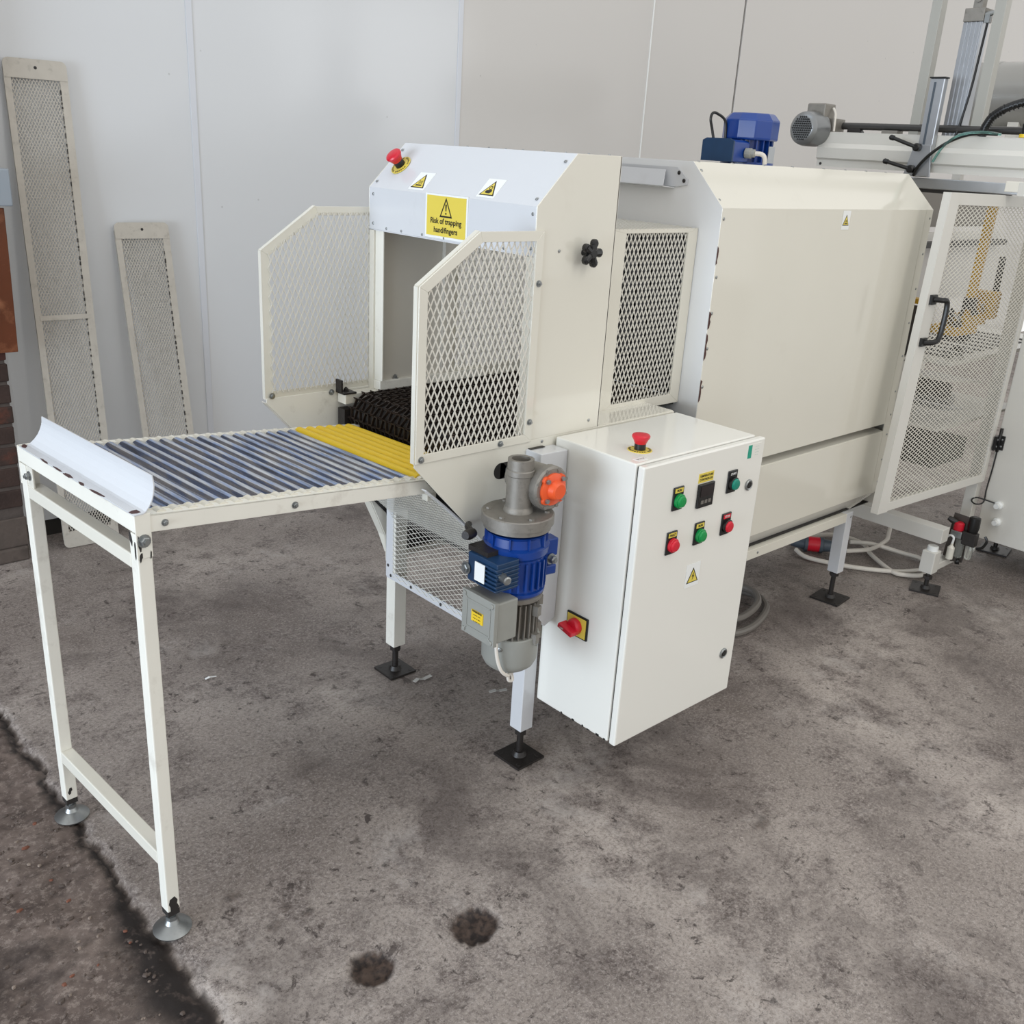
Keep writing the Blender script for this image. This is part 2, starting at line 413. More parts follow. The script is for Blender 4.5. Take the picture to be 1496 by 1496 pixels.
# ------------------------------------------------------------------ floor
def make_floor():
    def lines(lo, hi, a, b, step):
        L = []; x = lo
        while x < a-1e-6: L.append(x); x += max(0.25, (a-x)*0.4) if a-x > 0.3 else (a-x)
        x = a
        while x < b-1e-6: L.append(x); x += step
        L.append(b); x = b
        while x < hi: x += max(0.25, (x-b)*0.5); L.append(x)
        return L
    xs = lines(-7, 9.0, -1.0, 1.55, 0.009); ys = lines(-7, 2.3, -0.95, 1.2, 0.009)
    from mathutils import noise as N
    vs = []; col = []
    holes = [(0.469, -0.342, 0.058), (0.253, -0.302, 0.050)]
    spots = [(0.14, 0.02, .022), (0.16, -0.10, .03), (0.235, -0.11, .02), (1.19, -0.52, .035), (0.21, -.07, .018)]
    for y in ys:
        for x in xs:
            z = 0.0; r = g = b_ = 0.0
            wv = 0.012*N.noise(V((0, y*9, 1.3)))+0.014*N.noise(V((3, y*34, .3)))+0.006*N.noise(V((x*40, y*90, .7)))
            d = x-(-0.016+wv)
            b_ = min(1, max(0, 0.5-d/0.016))
            if -1.0 < x < 1.6 and -1 < y < 1.25:
                wd = 0.008+0.006*N.noise(V((7, y*7, 0)))+0.010/(1+math.exp((y-0.1)*20))
                gz = math.exp(-(d/wd)**2); z -= 0.013*gz
                wr = wd*(1.4+2.2/(1+math.exp((y-0.02)*14)))
                r = max(r, min(1, math.exp(-((d+0.6*wr)/wr)**2)*1.15)) if d < 0.004 else r
                if d < 0: z += 0.006*N.noise(V((x*14, y*14, 2)))-0.003 + 0.0022*N.noise(V((x*60, y*60, 2)))
                else: z += 0.0008*N.noise(V((x*40, y*40, 5)))
                for hx, hy, hr in holes:
                    q = math.hypot(x-hx, (y-hy)*1.05)/(hr*(1+0.24*N.noise(V((x*18, y*18, hx*9+2)))+0.14*N.noise(V((x*70, y*70, 4)))))
                    if q < 1.5:
                        k = 1/(1+math.exp(min(60, (q-0.72)*16))); z -= 0.013*k*(0.8+0.7*N.noise(V((x*70, y*70, 1)))); g = max(g, 1/(1+math.exp((q-0.80)*60)))
                for hx, hy, hr in spots:
                    q = math.hypot(x-hx, (y-hy)*1.4)/(hr*(1+0.7*N.noise(V((x*35, y*35, hx*9)))))
                    g = max(g, 0.55/(1+math.exp(min(60, (q-0.7)*20)))) 
            vs.append((x, y, z)); col.append((r, g, b_, 1))
    nx = len(xs); fs = []
    for j in range(len(ys)-1):
        for i in range(nx-1): k = j*nx+i; fs.append((k, k+1, k+1+nx, k+nx))
    me = bpy.data.meshes.new('floor'); me.from_pydata(vs, [], fs)
    ca = me.color_attributes.new('mask', 'FLOAT_COLOR', 'POINT')
    ca.data.foreach_set('color', [c for q in col for c in q])
    me.polygons.foreach_set('use_smooth', [True]*len(fs)); me.materials.append(M['concrete'])
    o = bpy.data.objects.new('floor', me); COL.objects.link(o); o['kind'] = 'structure'
    return o
floor = make_floor()
# aggregate stones showing in the older slab
def stone(mb, x, y, r, flat=0.45):
    ph = random.uniform(0, 6.28); n_ = 7; zz = [0.0, r*flat*.8, r*flat]
    vs = []
    for k, (sc_, z) in enumerate(((1, -0.002), (0.85, r*flat*.7), (0.35, r*flat))):
        for i in range(n_):
            a_ = 6.283*i/n_+ph; q = r*sc_*(1+0.25*math.sin(a_*2+ph)+0.1*math.sin(3*a_))
            vs.append((x+math.cos(a_)*q*1.2, y+math.sin(a_)*q*.8, z))
    fs = [(k*n_+i, k*n_+(i+1) % n_, (k+1)*n_+(i+1) % n_, (k+1)*n_+i) for k in range(2) for i in range(n_)] + [tuple(range(2*n_, 3*n_))]
    mb.add(vs, fs, True)
for nm, colr, cnt, rr in (('pale aggregate', '#8e8075', 60, (0.0015, 0.0042)), ('terracotta aggregate', '#80513f', 34, (0.002, 0.0062)), ('grey grit', '#5f534c', 240, (0.0015, 0.0055))):
    mb = MB()
    for i in range(cnt):
        x = -0.05-abs(random.gauss(0, 0.22)); y = random.uniform(-0.55, 0.55)
        stone(mb, x, y, random.uniform(*rr))
    build('aggregate_stones', mb, paint(nm, colr, 0.8, var=0.3, scale=60), floor, kind='stuff')

# ------------------------------------------------------------------ back wall, pier
wall = build('wall_back', MB().box((-3.0, 2.112, 0), (9, 2.25, 3.6)), M['dark_void']); wall['kind'] = 'structure'
edges = [0.405, 1.12, 2.33, 3.553, 4.31, 9.0]
for i in range(len(edges)-1):
    a, b = edges[i]+0.0015, edges[i+1]-0.0015
    if i == 3: b = edges[i+1]-0.016
    is_dim = i >= 2
    build('cladding_sheet', MB().box((a, 2.100-(0.000 if not is_dim else 0.001), 0.064), (b, 2.112, 3.6)), M['clad_dim' if is_dim else 'clad'], wall, bevel=0.001)
for x in (1.12, 2.33):
    build('joint_strip', MB().box((x-0.012, 2.0965, 0.064), (x+0.012, 2.1, 3.6)), M['strip'], wall, bevel=0.001)
build('joint_strip', MB().box((3.549, 2.0965, 0.064), (3.557, 2.1, 3.6)), M['sign_white'], wall)
pier = build('wall_left', MB().box((-3.0, 1.945, 0), (0.3535, 2.112, 3.6)), M['mortar']); pier['kind'] = 'structure'
build('plinth', MB().box((-3.0, 1.925, 0), (0.352, 1.945, 0.050)), M['plinth'], pier, bevel=0.006)
build('plinth', MB().box((-3.0, 1.936, 0.050), (0.358, 1.945, 0.155)), M['plinth'], pier, bevel=0.006)
zc = [0.160, 0.186, 0.260, 0.338, 0.410, 0.479, 0.548, 0.620, 0.690, 0.762, 0.835]
for i in range(1, len(zc)-1):
    x = 0.360 - random.uniform(0, 0.006); first = True
    lens = [0.105, .215, .215] if i % 2 else [.215, .215, .105]
    for L in lens:
        jx = random.uniform(-.002, .002)
        mb = MB(); y0 = 1.940+random.uniform(-.004, .003)
        mb.box((x-L, y0, zc[i]+0.006), (x, 1.958, zc[i+1]-0.006)); 
        build('brick', mb, M['brick_red' if random.random() < .3 else 'brick'], pier, bevel=0.004)
        x -= L+0.011
# coping piece of returned cladding next to the pier is part of the wall
build('cladding_sheet', MB().box((0.352, 2.085, 0.066), (0.405, 2.099, 3.6)), M['clad'], wall, bevel=0.001)

o = build('brown_board', MB().prism([(-0.25, 1.90, 0.727), (0.387, 1.90, 0.728), (0.394, 1.90, 1.03), (0.396, 1.90, 1.172), (-0.25, 1.90, 1.172)], (0, 0.012, 0)), M['bronze_sheet'], bevel=0.002)
tag(o, 'shiny copper-brown board fixed to the brick pier at the left edge', 'board')
o = build('grey_box', MB().box((-0.1, 1.86, 1.180), (0.412, 1.953, 1.288)), M['grey_box'], bevel=0.004)
tag(o, 'plain grey box on the pier above the brown board', 'box')

# ------------------------------------------------------------------ leaning mesh panels
def leaning(label, xb, yb, xt, yt, zt, W, cap, strip, cw, ch):
    root = thing('mesh_panel', label, 'panel', (xb+W/2, yb, 0), group='expanded-metal panels leaning on the wall')
    L = math.sqrt((yt-yb)**2+zt**2+(xt-xb)**2)
    uv = V((xt-xb, yt-yb, zt))/L; ux = V((1, -0.055, 0)).normalized(); nn = ux.cross(uv).normalized()
    O = V((xb, yb, 0.002))
    fm = lambda u, v: O+ux*u+uv*v
    side = 0.020
    for v0, v1, top in ((0, cap, 0), (L-cap, L, 1)):
        r = 0.018; P = []
        if top: cs = [((0, v0), None), ((W, v0), None), ((W, v1), 1), ((0, v1), 2)]
        else: cs = [((0, v0), 3), ((W, v0), 4), ((W, v1), None), ((0, v1), None)]
        for (u, v), c in cs:
            if c is None: P.append((u, v)); continue
            cu_ = (r if u == 0 else W-r, v0+r if not top else v1-r)
            a0 = {1: 0, 2: 90, 3: 180, 4: 270}[c]
            for k in range(5):
                an = R(a0+90*k/4); P.append((cu_[0]+r*math.cos(an), cu_[1]+r*math.sin(an)))
        build('end_plate', MB().prism([fm(*p)+nn*0.006 for p in P], -nn*0.005), M['old_cream'], root)
        hb = MB(); c0 = fm(W/2, (v0+v1)/2+(0.004 if top else -0.004))+nn*0.0062; hb.lathe(c0, nn, [(0, 0.005), (0.0006, 0.004)], 12)
        build('bolt_hole', hb, M['dark_void'], root)
    for u0 in (0, W-side-0.004):
        sd = side if u0 == 0 else side+0.004
        c0 = fm(u0+sd/2, L/2)
        build('side_channel', MB().obox(c0, ux, uv, nn, sd, L-cap*1.0, 0.009), M['old_cream'], root)
    for v in strip:
        build('cross_strip', MB().obox(fm(W/2, v)+nn*0.004, ux, uv, nn, W-.03, 0.016, 0.004), M['old_cream'], root)
    mb = MB(); v = cap+.02
    while v < L-cap-.03:
        l_ = random.uniform(.006, .016); mb.obox(fm(W-side-.006, v)+nn*.0052, ux, uv, nn, random.uniform(.002, .005), l_, .0008); v += l_+random.uniform(.004, .02)
    build('shadow_gap', mb, M['dark_void'], root, kind='stuff')  # dark dashes paint in the shaded gap between mesh and channel
    poly = [(side-.002, cap-.005), (W-side-.002, cap-.005), (W-side-.002, L-cap+.005), (side-.002, L-cap+.005)]
    build('expanded_mesh', expanded(poly, cw, ch, fm, sw=0.0024, th=0.0018), M['old_cream'], root)
    return root
leaning('tall narrow expanded-metal panel with a cross strip leaning on the wall', 0.476, 1.952, 0.490, 2.082, 1.607, 0.190, 0.058, [0.81], 0.0098, 0.0185)
leaning('short narrow expanded-metal panel leaning on the wall behind the roller table', 0.819, 1.975, 0.793, 2.082, 1.110, 0.191, 0.055, [], 0.0098, 0.0185)

# ------------------------------------------------------------------ roller table (local frame)
W = 0.473; SL = -0.1022; L = 0.80
T = thing('roller_table', 'white-framed gravity roller table with steel and yellow rollers on two legs', 'roller conveyor', (0, 0, 0), 0.068)
def dz(l): return 0.85+SL*l
RB = 0.030
sd = V((1, 0, SL)).normalized(); sn = V((-SL, 0, 1)).normalized(); sy = V((0, 1, 0))
for y0, nm in ((0.0, 'near'), (W-0.025, 'far')):
    mb = MB()
    mb.prism([(0.0, y0, dz(0)-RB), (L, y0, dz(L)-RB), (L, y0, dz(L)), (0.0, y0, dz(0))], (0, 0.003 if y0 == 0 else 0.0, 0)) if y0 == 0 else mb.prism([(0.0, W-.003, dz(0)-RB), (L, W-.003, dz(L)-RB), (L, W-.003, dz(L)), (0.0, W-.003, dz(0))], (0, 0.003, 0))
    mb.prism([(0.0, y0, dz(0)-.003), (L, y0, dz(L)-.003), (L, y0, dz(L)), (0.0, y0, dz(0))], (0, 0.025, 0))
    build('side_rail', mb, M['cream_worn'], T, local=True, bevel=0.0012)
# scalloped inner lips between the roller ends
roller_l = [0.050+0.0283*i for i in range(26)]
for y0, y1 in ((0.025, 0.0285), (W-0.0285, W-0.025)):
    mb = MB(); prof = []
    for i in range(len(roller_l)*8+1):
        l_ = 0.035+i*0.0283/8
        ph = (l_-0.050)/0.0283*2*math.pi
        prof.append((l_, y0, dz(l_)+0.0015+0.0035*max(0, math.cos(ph))))
    bot = [(p[0], p[1], dz(p[0])-0.018) for p in prof[::-1]]
    for i in range(len(prof)-1):
        a, b = prof[i], prof[i+1]
        mb.prism([(a[0], y0, dz(a[0])-.018), (b[0], y0, dz(b[0])-.018), b, a], (0, y1-y0, 0))
    build('scalloped_lip', mb, M['cream'], T, local=True)
for y0, y1 in ((0.010, 0.030), (W-0.030, W-0.010)):
    mb = MB()
    for i, l_ in enumerate(roller_l):
        if i < 21: mb.lathe((l_, y0, dz(l_)-0.0075), (0, y1-y0, 0), [(0, 0.0118), (y1-y0, 0.0118)], 14)
    build('end_cap', mb, M['cream'], T, local=True)
ro = build('roller', MB().lathe((roller_l[0], 0.0295, dz(roller_l[0])-0.0085), (0, 1, 0), [(0, .009), (0.0008, 0.0129), (W-.0598, 0.0129), (W-.059, .009)], 20), M['steel'], T, local=True)
yr = None
for i, l_ in enumerate(roller_l[1:], 1):
    dl = l_-roller_l[0]
    if i < 20: dup_part(ro, (dl, 0, SL*dl))
    elif yr is None:
        yr = build('roller', MB().lathe((l_, 0.020, dz(l_)-0.006), (0, 1, 0), [(0, .010), (0.0008, 0.0134), (W-.0428, 0.0134), (W-.042, .010)], 20), M['yellow'], T, local=True, label='yellow painted roller'); y_l = l_
    else: dup_part(yr, (l_-y_l, 0, SL*(l_-y_l)))
# frame ends
mb = MB(); mb.box((0, 0, dz(0)-0.030), (0.025, W, dz(0)-0.0005)); build('end_bar', mb, M['cream_worn'], T, local=True, bevel=0.0015)
for y0 in (0.0, W-0.026):
    build('leg', MB().box((0, y0, 0.052), (0.025, y0+0.026, 0.818)), M['cream_worn'], T, local=True, bevel=0.002)
    yc = y0+.013
    build('corner_bracket', MB().box((-0.001, y0-.0012 if y0 == 0 else y0+.025, 0.775), (0.026, y0+.001 if y0 == 0 else y0+.0275, 0.852)), M['cream_worn'], T, local=True, bevel=0.001)
    build('leg_plug', MB().box((0.001, y0+.001, 0.040), (0.024, y0+.025, 0.056)), M['dark_void'], T, local=True)
    ft = MB().lathe((0.0125, yc, 0.0), (0, 0, 1), [(0, .034), (0.004, 0.036), (0.008, 0.030), (0.016, .014), (0.024, .010)], 28)
    f_ = build('levelling_foot', ft, M['zinc'], T, local=True)
    st = MB().lathe((0.0125, yc, 0.020), (0, 0, 1), [(0, .005), (0.03, .005)], 12); st.lathe((0.0125, yc, 0.024), (0, 0, 1), [(0, .011), (0.009, .011)], 6, smooth=False)
    build('stud', st, M['zinc'], T, local=True)
for z0, z1, nm in ((0.752, 0.778, 'upper'), (0.150, 0.178, 'lower')):
    build('cross_bar', MB().box((0.0, 0.026, z0), (0.026, W-0.026, z1)), M['cream'], T, local=True, bevel=0.002)
hb = MB(); hexbolt(hb, (0.012, -0.0012, 0.806), (0, -1, 0), 0.0085, 0.007); hexbolt(hb, (0.05, 0, dz(.05)-.016), (0, -1, 0), .0045, .004)
hexbolt(hb, (0.30, 0, dz(.30)-.016), (0, -1, 0), .005, .004)
build('bolt', hb, M['zinc'], T, local=True)
hb = MB(); build('corner_bracket', MB().box((0.002, W-.052, .776), (0.006, W-.026, .818)), M['cream'], T, local=True, bevel=.001); hexbolt(hb, (0.002, W-.038, 0.800), (-1, 0, 0), 0.007, 0.007); build('bolt', hb, M['zinc'], T, local=True)
# chipped paint patches
mb = MB()
def patch(mb, o, ux, uy, w_, h_, nn):
    mb.mark()
    P = []; n_ = 9; ph = random.random()*6
    for k in range(n_):
        a_ = 6.283*k/n_; q = .5*(1+.35*math.sin(2*a_+ph)+.2*random.uniform(-1, 1)); P.append(V(o)+V(ux)*w_*q*math.cos(a_)+V(uy)*h_*q*math.sin(a_))
    mb.prism(P, V(nn)*.0004); return mb
for (x, z, w_, h_) in ((0.004, .800, .005, .030), (0.005, .778, .005, .016), (0.022, .779, .003, .012)):
    patch(mb, (x, -.0013, z), (1, 0, 0), (0, 0, 1), w_, h_, (0, -1, 0))
patch(mb, (-.0002, .020, .808), (0, 1, 0), (0, 0, 1), .010, .022, (-1, 0, 0)); patch(mb, (-.0002, .006, .79), (0, 1, 0), (0, 0, 1), .006, .028, (-1, 0, 0))
patch(mb, (.0125, -.0001, .066), (1, 0, 0), (0, 0, 1), .026, .030, (0, -1, 0)); patch(mb, (.010, W-.0262, .075), (1, 0, 0), (0, 0, 1), .008, .016, (0, -1, 0))
build('bare_patch', mb, M['dark_void'], T, local=True)
# bent stop plate on the end bar
prof = [(-0.001, 0.0), (0.014, 0.0005), (0.019, 0.003), (0.0265, 0.012), (0.0318, 0.022), (0.0348, 0.033), (0.0362, 0.044), (0.0362, 0.050), (0.0345, 0.0625)]
def sheet(prof, y0, y1, th, pos, slant=0.0):
    mb = MB(); n_ = len(prof)
    for k in range(n_-1):
        a, b = V((prof[k][0], 0, prof[k][1])), V((prof[k+1][0], 0, prof[k+1][1]))
        nn = V((-(b-a).z, 0, (b-a).x)).normalized()*th
        ya, yb = y1-slant*a.z, y1-slant*b.z
        P = [pos+a+V((0, y0, 0)), pos+b+V((0, y0, 0)), pos+b+nn+V((0, y0, 0)), pos+a+nn+V((0, y0, 0)), pos+a+V((0, ya, 0)), pos+b+V((0, yb, 0)), pos+b+nn+V((0, yb, 0)), pos+a+nn+V((0, ya, 0))]
        mb.add(P, [(0, 1, 2, 3), (7, 6, 5, 4), (0, 4, 5, 1), (1, 5, 6, 2), (2, 6, 7, 3), (3, 7, 4, 0)])
    return mb
sp = sheet(prof, -0.002, W-0.012, 0.0018, V((0.000, 0, dz(0)+0.001)), 0.55)
build('stop_plate', sp, M['white'], T, local=True, label='bent white sheet-metal end stop')
mb = MB()
for (y_, l_) in ((0.13, .05), (0.19, .03), (0.245, .05), (.29, .03), (.345, .03)): patch(mb, (-0.001, y_, dz(0)+.0030), (1, 0, 0), (0, 1, 0), .006, l_, (0, 0, 1))
patch(mb, (.012, .012, dz(0)+.0030), (1, 0, 0), (0, 1, 0), .024, .020, (0, 0, 1)); patch(mb, (.006, W-.018, dz(0)+.0030), (1, 0, 0), (0, 1, 0), .010, .026, (0, 0, 1))
build('bare_patch', mb, M['primer'], T, local=True)
mb = MB(); mb.box((0.625, 0.004, dz(.625)-.050), (.650, .022, dz(.625)-.029)); build('support_tab', mb, M['cream'], T, local=True, bevel=.002)

# ------------------------------------------------------------------ infeed housing
YN, YF = 0.006, 0.594
H = thing('infeed_housing', 'cream infeed hood with two mesh side guards, warning signs and dark wire belt', 'conveyor', (0.9, 0.3, 0))
# upper side panels
for y0, y1 in ((YN, YN+0.003), (YF-0.003, YF)):
    P = [(0.847, y0, 0.842), (1.084, y0, 0.842), (1.084, y0, 1.430), (0.951, y0, 1.430), (0.847, y0, 1.328)]
    build('side_panel', MB().prism(P, (0, y1-y0, 0)), M['cream'], H, bevel=0.001)
# return flange at the back edge of the near panel, slight fold edge
build('panel_return', MB().box((1.081, YN, .842), (1.084, YN+.03, 1.43)), M['cream'], H)
build('panel_return', MB().box((1.081, YF-.03, .842), (1.084, YF, 1.43)), M['cream'], H)
build('top_panel', MB().box((0.951, YN+.002, 1.4275), (1.084, YF-.002, 1.430)), M['white'], H)
build('sloping_panel', MB().prism([(0.847, YN+.002, 1.327), (0.951, YN+.002, 1.430), (0.951, YN+.002, 1.4275), (0.8485, YN+.002, 1.325)], (0, YF-YN-.004, 0)), M['white'], H)
build('fascia_panel', MB().box((0.847, YN+.002, 1.231), (0.850, YF-.002, 1.327)), M['white'], H, bevel=.0008)
build('fascia_lip', MB().box((0.847, YN+.002, 1.229), (0.875, YF-.002, 1.231)), M['white'], H)
# jambs, inner walls
build('jamb', MB().box((0.847, 0.573, 0.836), (0.853, YF, 1.231)), M['cream'], H, bevel=.001)
build('jamb', MB().box((0.853, 0.541, 0.862), (0.857, 0.588, 1.231)), M['cream_worn'], H, bevel=.001)
build('sill_ledge', MB().box((0.850, 0.545, 0.838), (1.20, 0.592, 0.862)), M['cream_worn'], H, bevel=.002)
build('inner_wall', MB().box((0.857, 0.560, 0.862), (1.050, 0.563, 1.30)), M['inner_grey'], H)
build('inner_post', MB().box((1.050, 0.548, 0.862), (1.085, 0.563, 1.30)), M['inner_grey'], H, bevel=.001)
build('jamb', MB().box((0.847, YN+.003, 0.842), (0.853, 0.030, 1.231)), M['cream'], H, bevel=.001)
build('inner_post', MB().box((0.862, YN+.003, 0.862), (.90, 0.028, 1.23)), M['white'], H, bevel=.001)
build('back_lintel', MB().box((1.078, YN+.003, 1.275), (1.081, YF-.003, 1.43)), M['inner_grey'], H)
sm = MB(); hexbolt(sm, (0.905, 0.556, 0.862), (0, 0, 1), .006, .006); build('bolt', sm, M['zinc'], H)
# lower side plates
low_near = [(0.557, YN, 0.842), (0.557, YN, 0.832), (0.620, YN, 0.765), (0.746, YN, 0.634), (0.895, YN, 0.470), (0.905, YN, 0.335), (1.362, YN, 0.335), (1.362, YN, 0.842)]
build('lower_side_plate', MB().prism(low_near, (0, 0.003, 0)), M['cream'], H, bevel=.0008)
low_far = [(0.557, YF, 0.842), (0.557, YF, 0.832), (0.620, YF, 0.765), (0.859, YF, 0.520), (0.905, YF, 0.415), (0.909, YF, 0.335), (1.497, YF, 0.335), (1.497, YF, 0.842)]
build('lower_side_plate', MB().prism(low_far, (0, -0.003, 0)), M['cream_worn'], H, bevel=.0008)
edge = [(0.557, 0.832), (0.620, 0.765), (0.859, 0.520), (0.905, 0.415), (0.909, 0.365)]
for k in range(len(edge)-1):
    (xa, za), (xb, zb_) = edge[k], edge[k+1]
    wa, wb_ = (.018, .018, .036, .030)[k], (.018, .036, .030, .003)[k]
    build('edge_flange', MB().prism([(xa, YF-.001, za), (xb, YF-.001, zb_), (xb, YF+wb_, zb_), (xa, YF+wa, za)], V((-.002, 0, -.001))), M['cream'], H)
dk = MB()
dk.prism([(0.60, YN+.003, 0.79), (0.746, YN+.003, 0.640), (0.885, YN+.003, 0.485), (0.885, YN+.003, .50), (0.746, YN+.003, 0.655), (.60, YN+.003, .81)], (0, .014, 0))
build('dark_gap_strip', dk, M['black_iron'], H)  # black strip stands in for the dark gap beside the mesh edge
# raised cover behind the cabinet
cv = MB().prism([(0.858, YN, 0.824), (0.9405, YN, 0.822), (0.9405, YN, 0.412), (0.908, YN, 0.398), (0.858, YN, 0.44)], (0, -0.048, 0))
build('drive_cover', cv, M['white'], H, bevel=.002)
dk = MB(); dk.lathe((0.786, YN+.0005, 0.786), (0, -1, 0), [(0, .018), (.001, .018)], 20); dk.box((.786, YN-.0005, .768), (.82, YN+.0005, .804)); build('slot_hole', dk, M['dark_void'], H)
build('slot_hole', MB().box((.862, YN-.012, .8242), (.905, YN-.002, .8250)), M['dark_void'], H)
# screws
sm = MB()
for p in ((.855, .02), (.855, .575)):
    for z in (1.245, 1.312): screw(sm, (.847, p[1] if p[1] > .1 else .018, z), (-1, 0, 0))
for y in (.10, .22, .30, .38, .46, .52): screw(sm, (.847, y, 1.237), (-1, 0, 0), .003)
for t in (.012, .085):
    for y in (.022, .578): screw(sm, (.847+t, y, 1.3285+t), (-1, 0, 1))
for y in (.03, .09, .16, .23, .30, .36, .42, .50): screw(sm, (1.07, y, 1.430), (0, 0, 1), .003)
for (x, z) in ((.916, 1.24), (1.014, 1.238), (.905, .834), (1.05, .862)): screw(sm, (x, YN, z), (0, -1, 0))
build('screw', sm, M['zinc'], H, kind='stuff')
# star knob
kb = MB(); c0 = V((0.989, YN, 1.236)); kb.lathe(c0, (0, -1, 0), [(0, .007), (.016, .008), (.017, .012), (.030, .011), (.033, .008)], 18)
for k in range(5):
    a = R(75+72*k); d = V((math.cos(a), 0, math.sin(a)))
    kb.tube([c0+V((0, -.024, 0))+d*.006, c0+V((0, -.024, 0))+d*.024], .0085, 10, 1)
    kb.lathe(c0+V((0, -.024, 0))+d*.021-V((0, -.0068, 0)), (0, -1, 0), [(0, .006), (.003, .0092), (.0105, .0092), (.0136, .006)], 10)
build('star_knob', kb, M['black'], H)
# emergency stop builder: base o, normal n
def estop(parent, o, n_, s=1.0):
    o = V(o); n_ = V(n_).normalized()
    r = build('emergency_stop', MB().lathe(o, n_, [(0, .0125*s), (.016*s, .0125*s)], 20), M['black'], parent, label='red mushroom emergency stop on a round yellow plate')
    build('yellow_plate', MB().lathe(o, n_, [(0, .027*s), (.0012, .027*s), (.0016, .0262*s)], 36, smooth=False), M['sign_yellow'], r)
    build('red_head', MB().lathe(o+n_*.015*s, n_, [(0, .0125*s), (.008*s, .016*s), (.0135*s, .0195*s), (.017*s, .020*s), (.020*s, .018*s), (.0215*s, .012*s), (.0218*s, .002*s)], 28), M['red'], r)
    ux = n_.cross(V((0, 0, 1)) if abs(n_.z) < .9 else V((0, 1, 0))).normalized(); uy = n_.cross(ux)
    mb = MB()
    for k in range(26):
        if k % 7 == 6: continue
        a = R(360/26*k); d = ux*math.cos(a)+uy*math.sin(a); tdir = n_.cross(d)
        mb.obox(o+d*.0225*s+n_*.0018, tdir, d, n_, .0024*s, .0048*s, .0004)
    build('plate_print', mb, M['print_black'], r)
    return r
estop(H, (0.898, 0.536, 1.3795), (-1, 0, 1), 1.0)
# triangle hazard sticker
def tri_sign(name, parent, o, ux, uy, w_, h_, kind, label):
    o, ux, uy = V(o), V(ux).normalized(), V(uy).normalized(); nn = ux.cross(uy)
    f = lambda x, y, z=0: o+ux*x+uy*y+nn*z
    r = build(name, MB().prism([f(-w_/2, -h_/2), f(w_/2, -h_/2), f(w_/2, h_/2), f(-w_/2, h_/2)], nn*.0006), M['sign_white'], parent, label=label)
    b = w_*.42; hh = b*1.75
    mb = MB(); mb.prism([f(-b, -hh/2, .0006), f(b, -hh/2, .0006), f(0, hh/2, .0006)], nn*.0004); build('triangle_border', mb, M['print_black'], r)
    k = .80; mb = MB(); y0 = -hh/2+hh*.06
    mb.prism([f(-b*k, y0, .001), f(b*k, y0, .001), f(0, y0+hh*k*1.0, .001)], nn*.0003); build('triangle_field', mb, M['sign_yellow'] if kind != 'x' else M['sign_white'], r)
    mb = MB(); z = .0014
    if kind == 'hot':
        mb.prism([f(-b*.45, y0+.08*hh, z), f(b*.45, y0+.08*hh, z), f(b*.45, y0+.16*hh, z), f(-b*.45, y0+.16*hh, z)], nn*.0003)
        for x in (-.2, 0, .2):
            for q in range(3):
                mb.prism([f(b*(x+.04*(-1)**q), y0+hh*(.22+.08*q), z), f(b*(x+.06+.04*(-1)**q), y0+hh*(.22+.08*q), z), f(b*(x+.06-.04*(-1)**q), y0+hh*(.30+.08*q), z), f(b*(x-.04*(-1)**q), y0+hh*(.30+.08*q), z)], nn*.0003)
    elif kind == 'hand':
        P = [(.0, .30), (-.34, .26), (-.42, .14), (-.2, .08), (.25, .07), (.42, .18), (.38, .30), (.18, .34)]
        mb.prism([f(b*x, y0+hh*y, z) for x, y in P], nn*.0003)
        for q in range(8):
            a = R(45*q); mb.obox(f(b*.02+b*.18*math.cos(a), y0+hh*.44+b*.18*math.sin(a), z), ux, uy, nn, b*.1, b*.1, .0003)
    elif kind == 'bolt':
        P = [(.06, .60), (-.20, .34), (-.02, .36), (-.10, .10), (.22, .42), (.04, .40), (.14, .60)]
        mb.prism([f(b*x, y0+hh*y, z) for x, y in P], nn*.0003)
    build('pictogram', mb, M['print_black'], r)
    return r
ch = V((1, 0, 1)).normalized()
tri_sign('hazard_sticker', H, (0.8705, 0.416, 1.3505), (0, -1, 0), ch, 0.056, 0.052, 'hot', 'white sticker with yellow hot-surface triangle')
tri_sign('hazard_sticker', H, (0.8708, 0.175, 1.3508), (0, -1, 0), ch, 0.056, 0.052, 'hand', 'white sticker with yellow crushed-hand triangle')
# big trapping sign
sx0 = V((0.8468, 0.294, 1.283)); ux = V((0, -1, 0)); uz = V((0, 0, 1)); nn = V((-1, 0, 0))
def q4(mb, o, ux, uy, nn, x0, x1, y0, y1, z0, z1):
    mb.prism([o+ux*x0+uy*y0+nn*z0, o+ux*x1+uy*y0+nn*z0, o+ux*x1+uy*y1+nn*z0, o+ux*x0+uy*y1+nn*z0], nn*(z1-z0)); return mb
sg = build('trapping_sign', q4(MB(), sx0, ux, uz, nn, -.0745, .0745, -.048, .0465, 0, .001), M['sign_white'], H, label='yellow sign reading Risk of trapping hand/fingers')
build('yellow_field', q4(MB(), sx0, ux, uz, nn, -.069, .069, -.043, .0425, .001, .0014), M['sign_yellow'], sg)
f = lambda x, y, z=.0015: sx0+ux*x+uz*y+nn*z
mb = MB()
A = [(-.022, -.002), (.022, -.002), (0, .040)]; B = [(-.0168, .0015), (.0168, .0015), (0, .0335)]
for i in range(3):
    j = (i+1) % 3; mb.prism([f(*A[i]), f(*A[j]), f(*B[j]), f(*B[i])], nn*.0003)
mb.prism([f(-.0014, .0115), f(.0014, .0115), f(.0026, .026), f(-.0026, .026)], nn*.0003)
mb.prism([f(-.002, .0045), f(.002, .0045), f(.002, .0085), f(-.002, .0085)], nn*.0003)
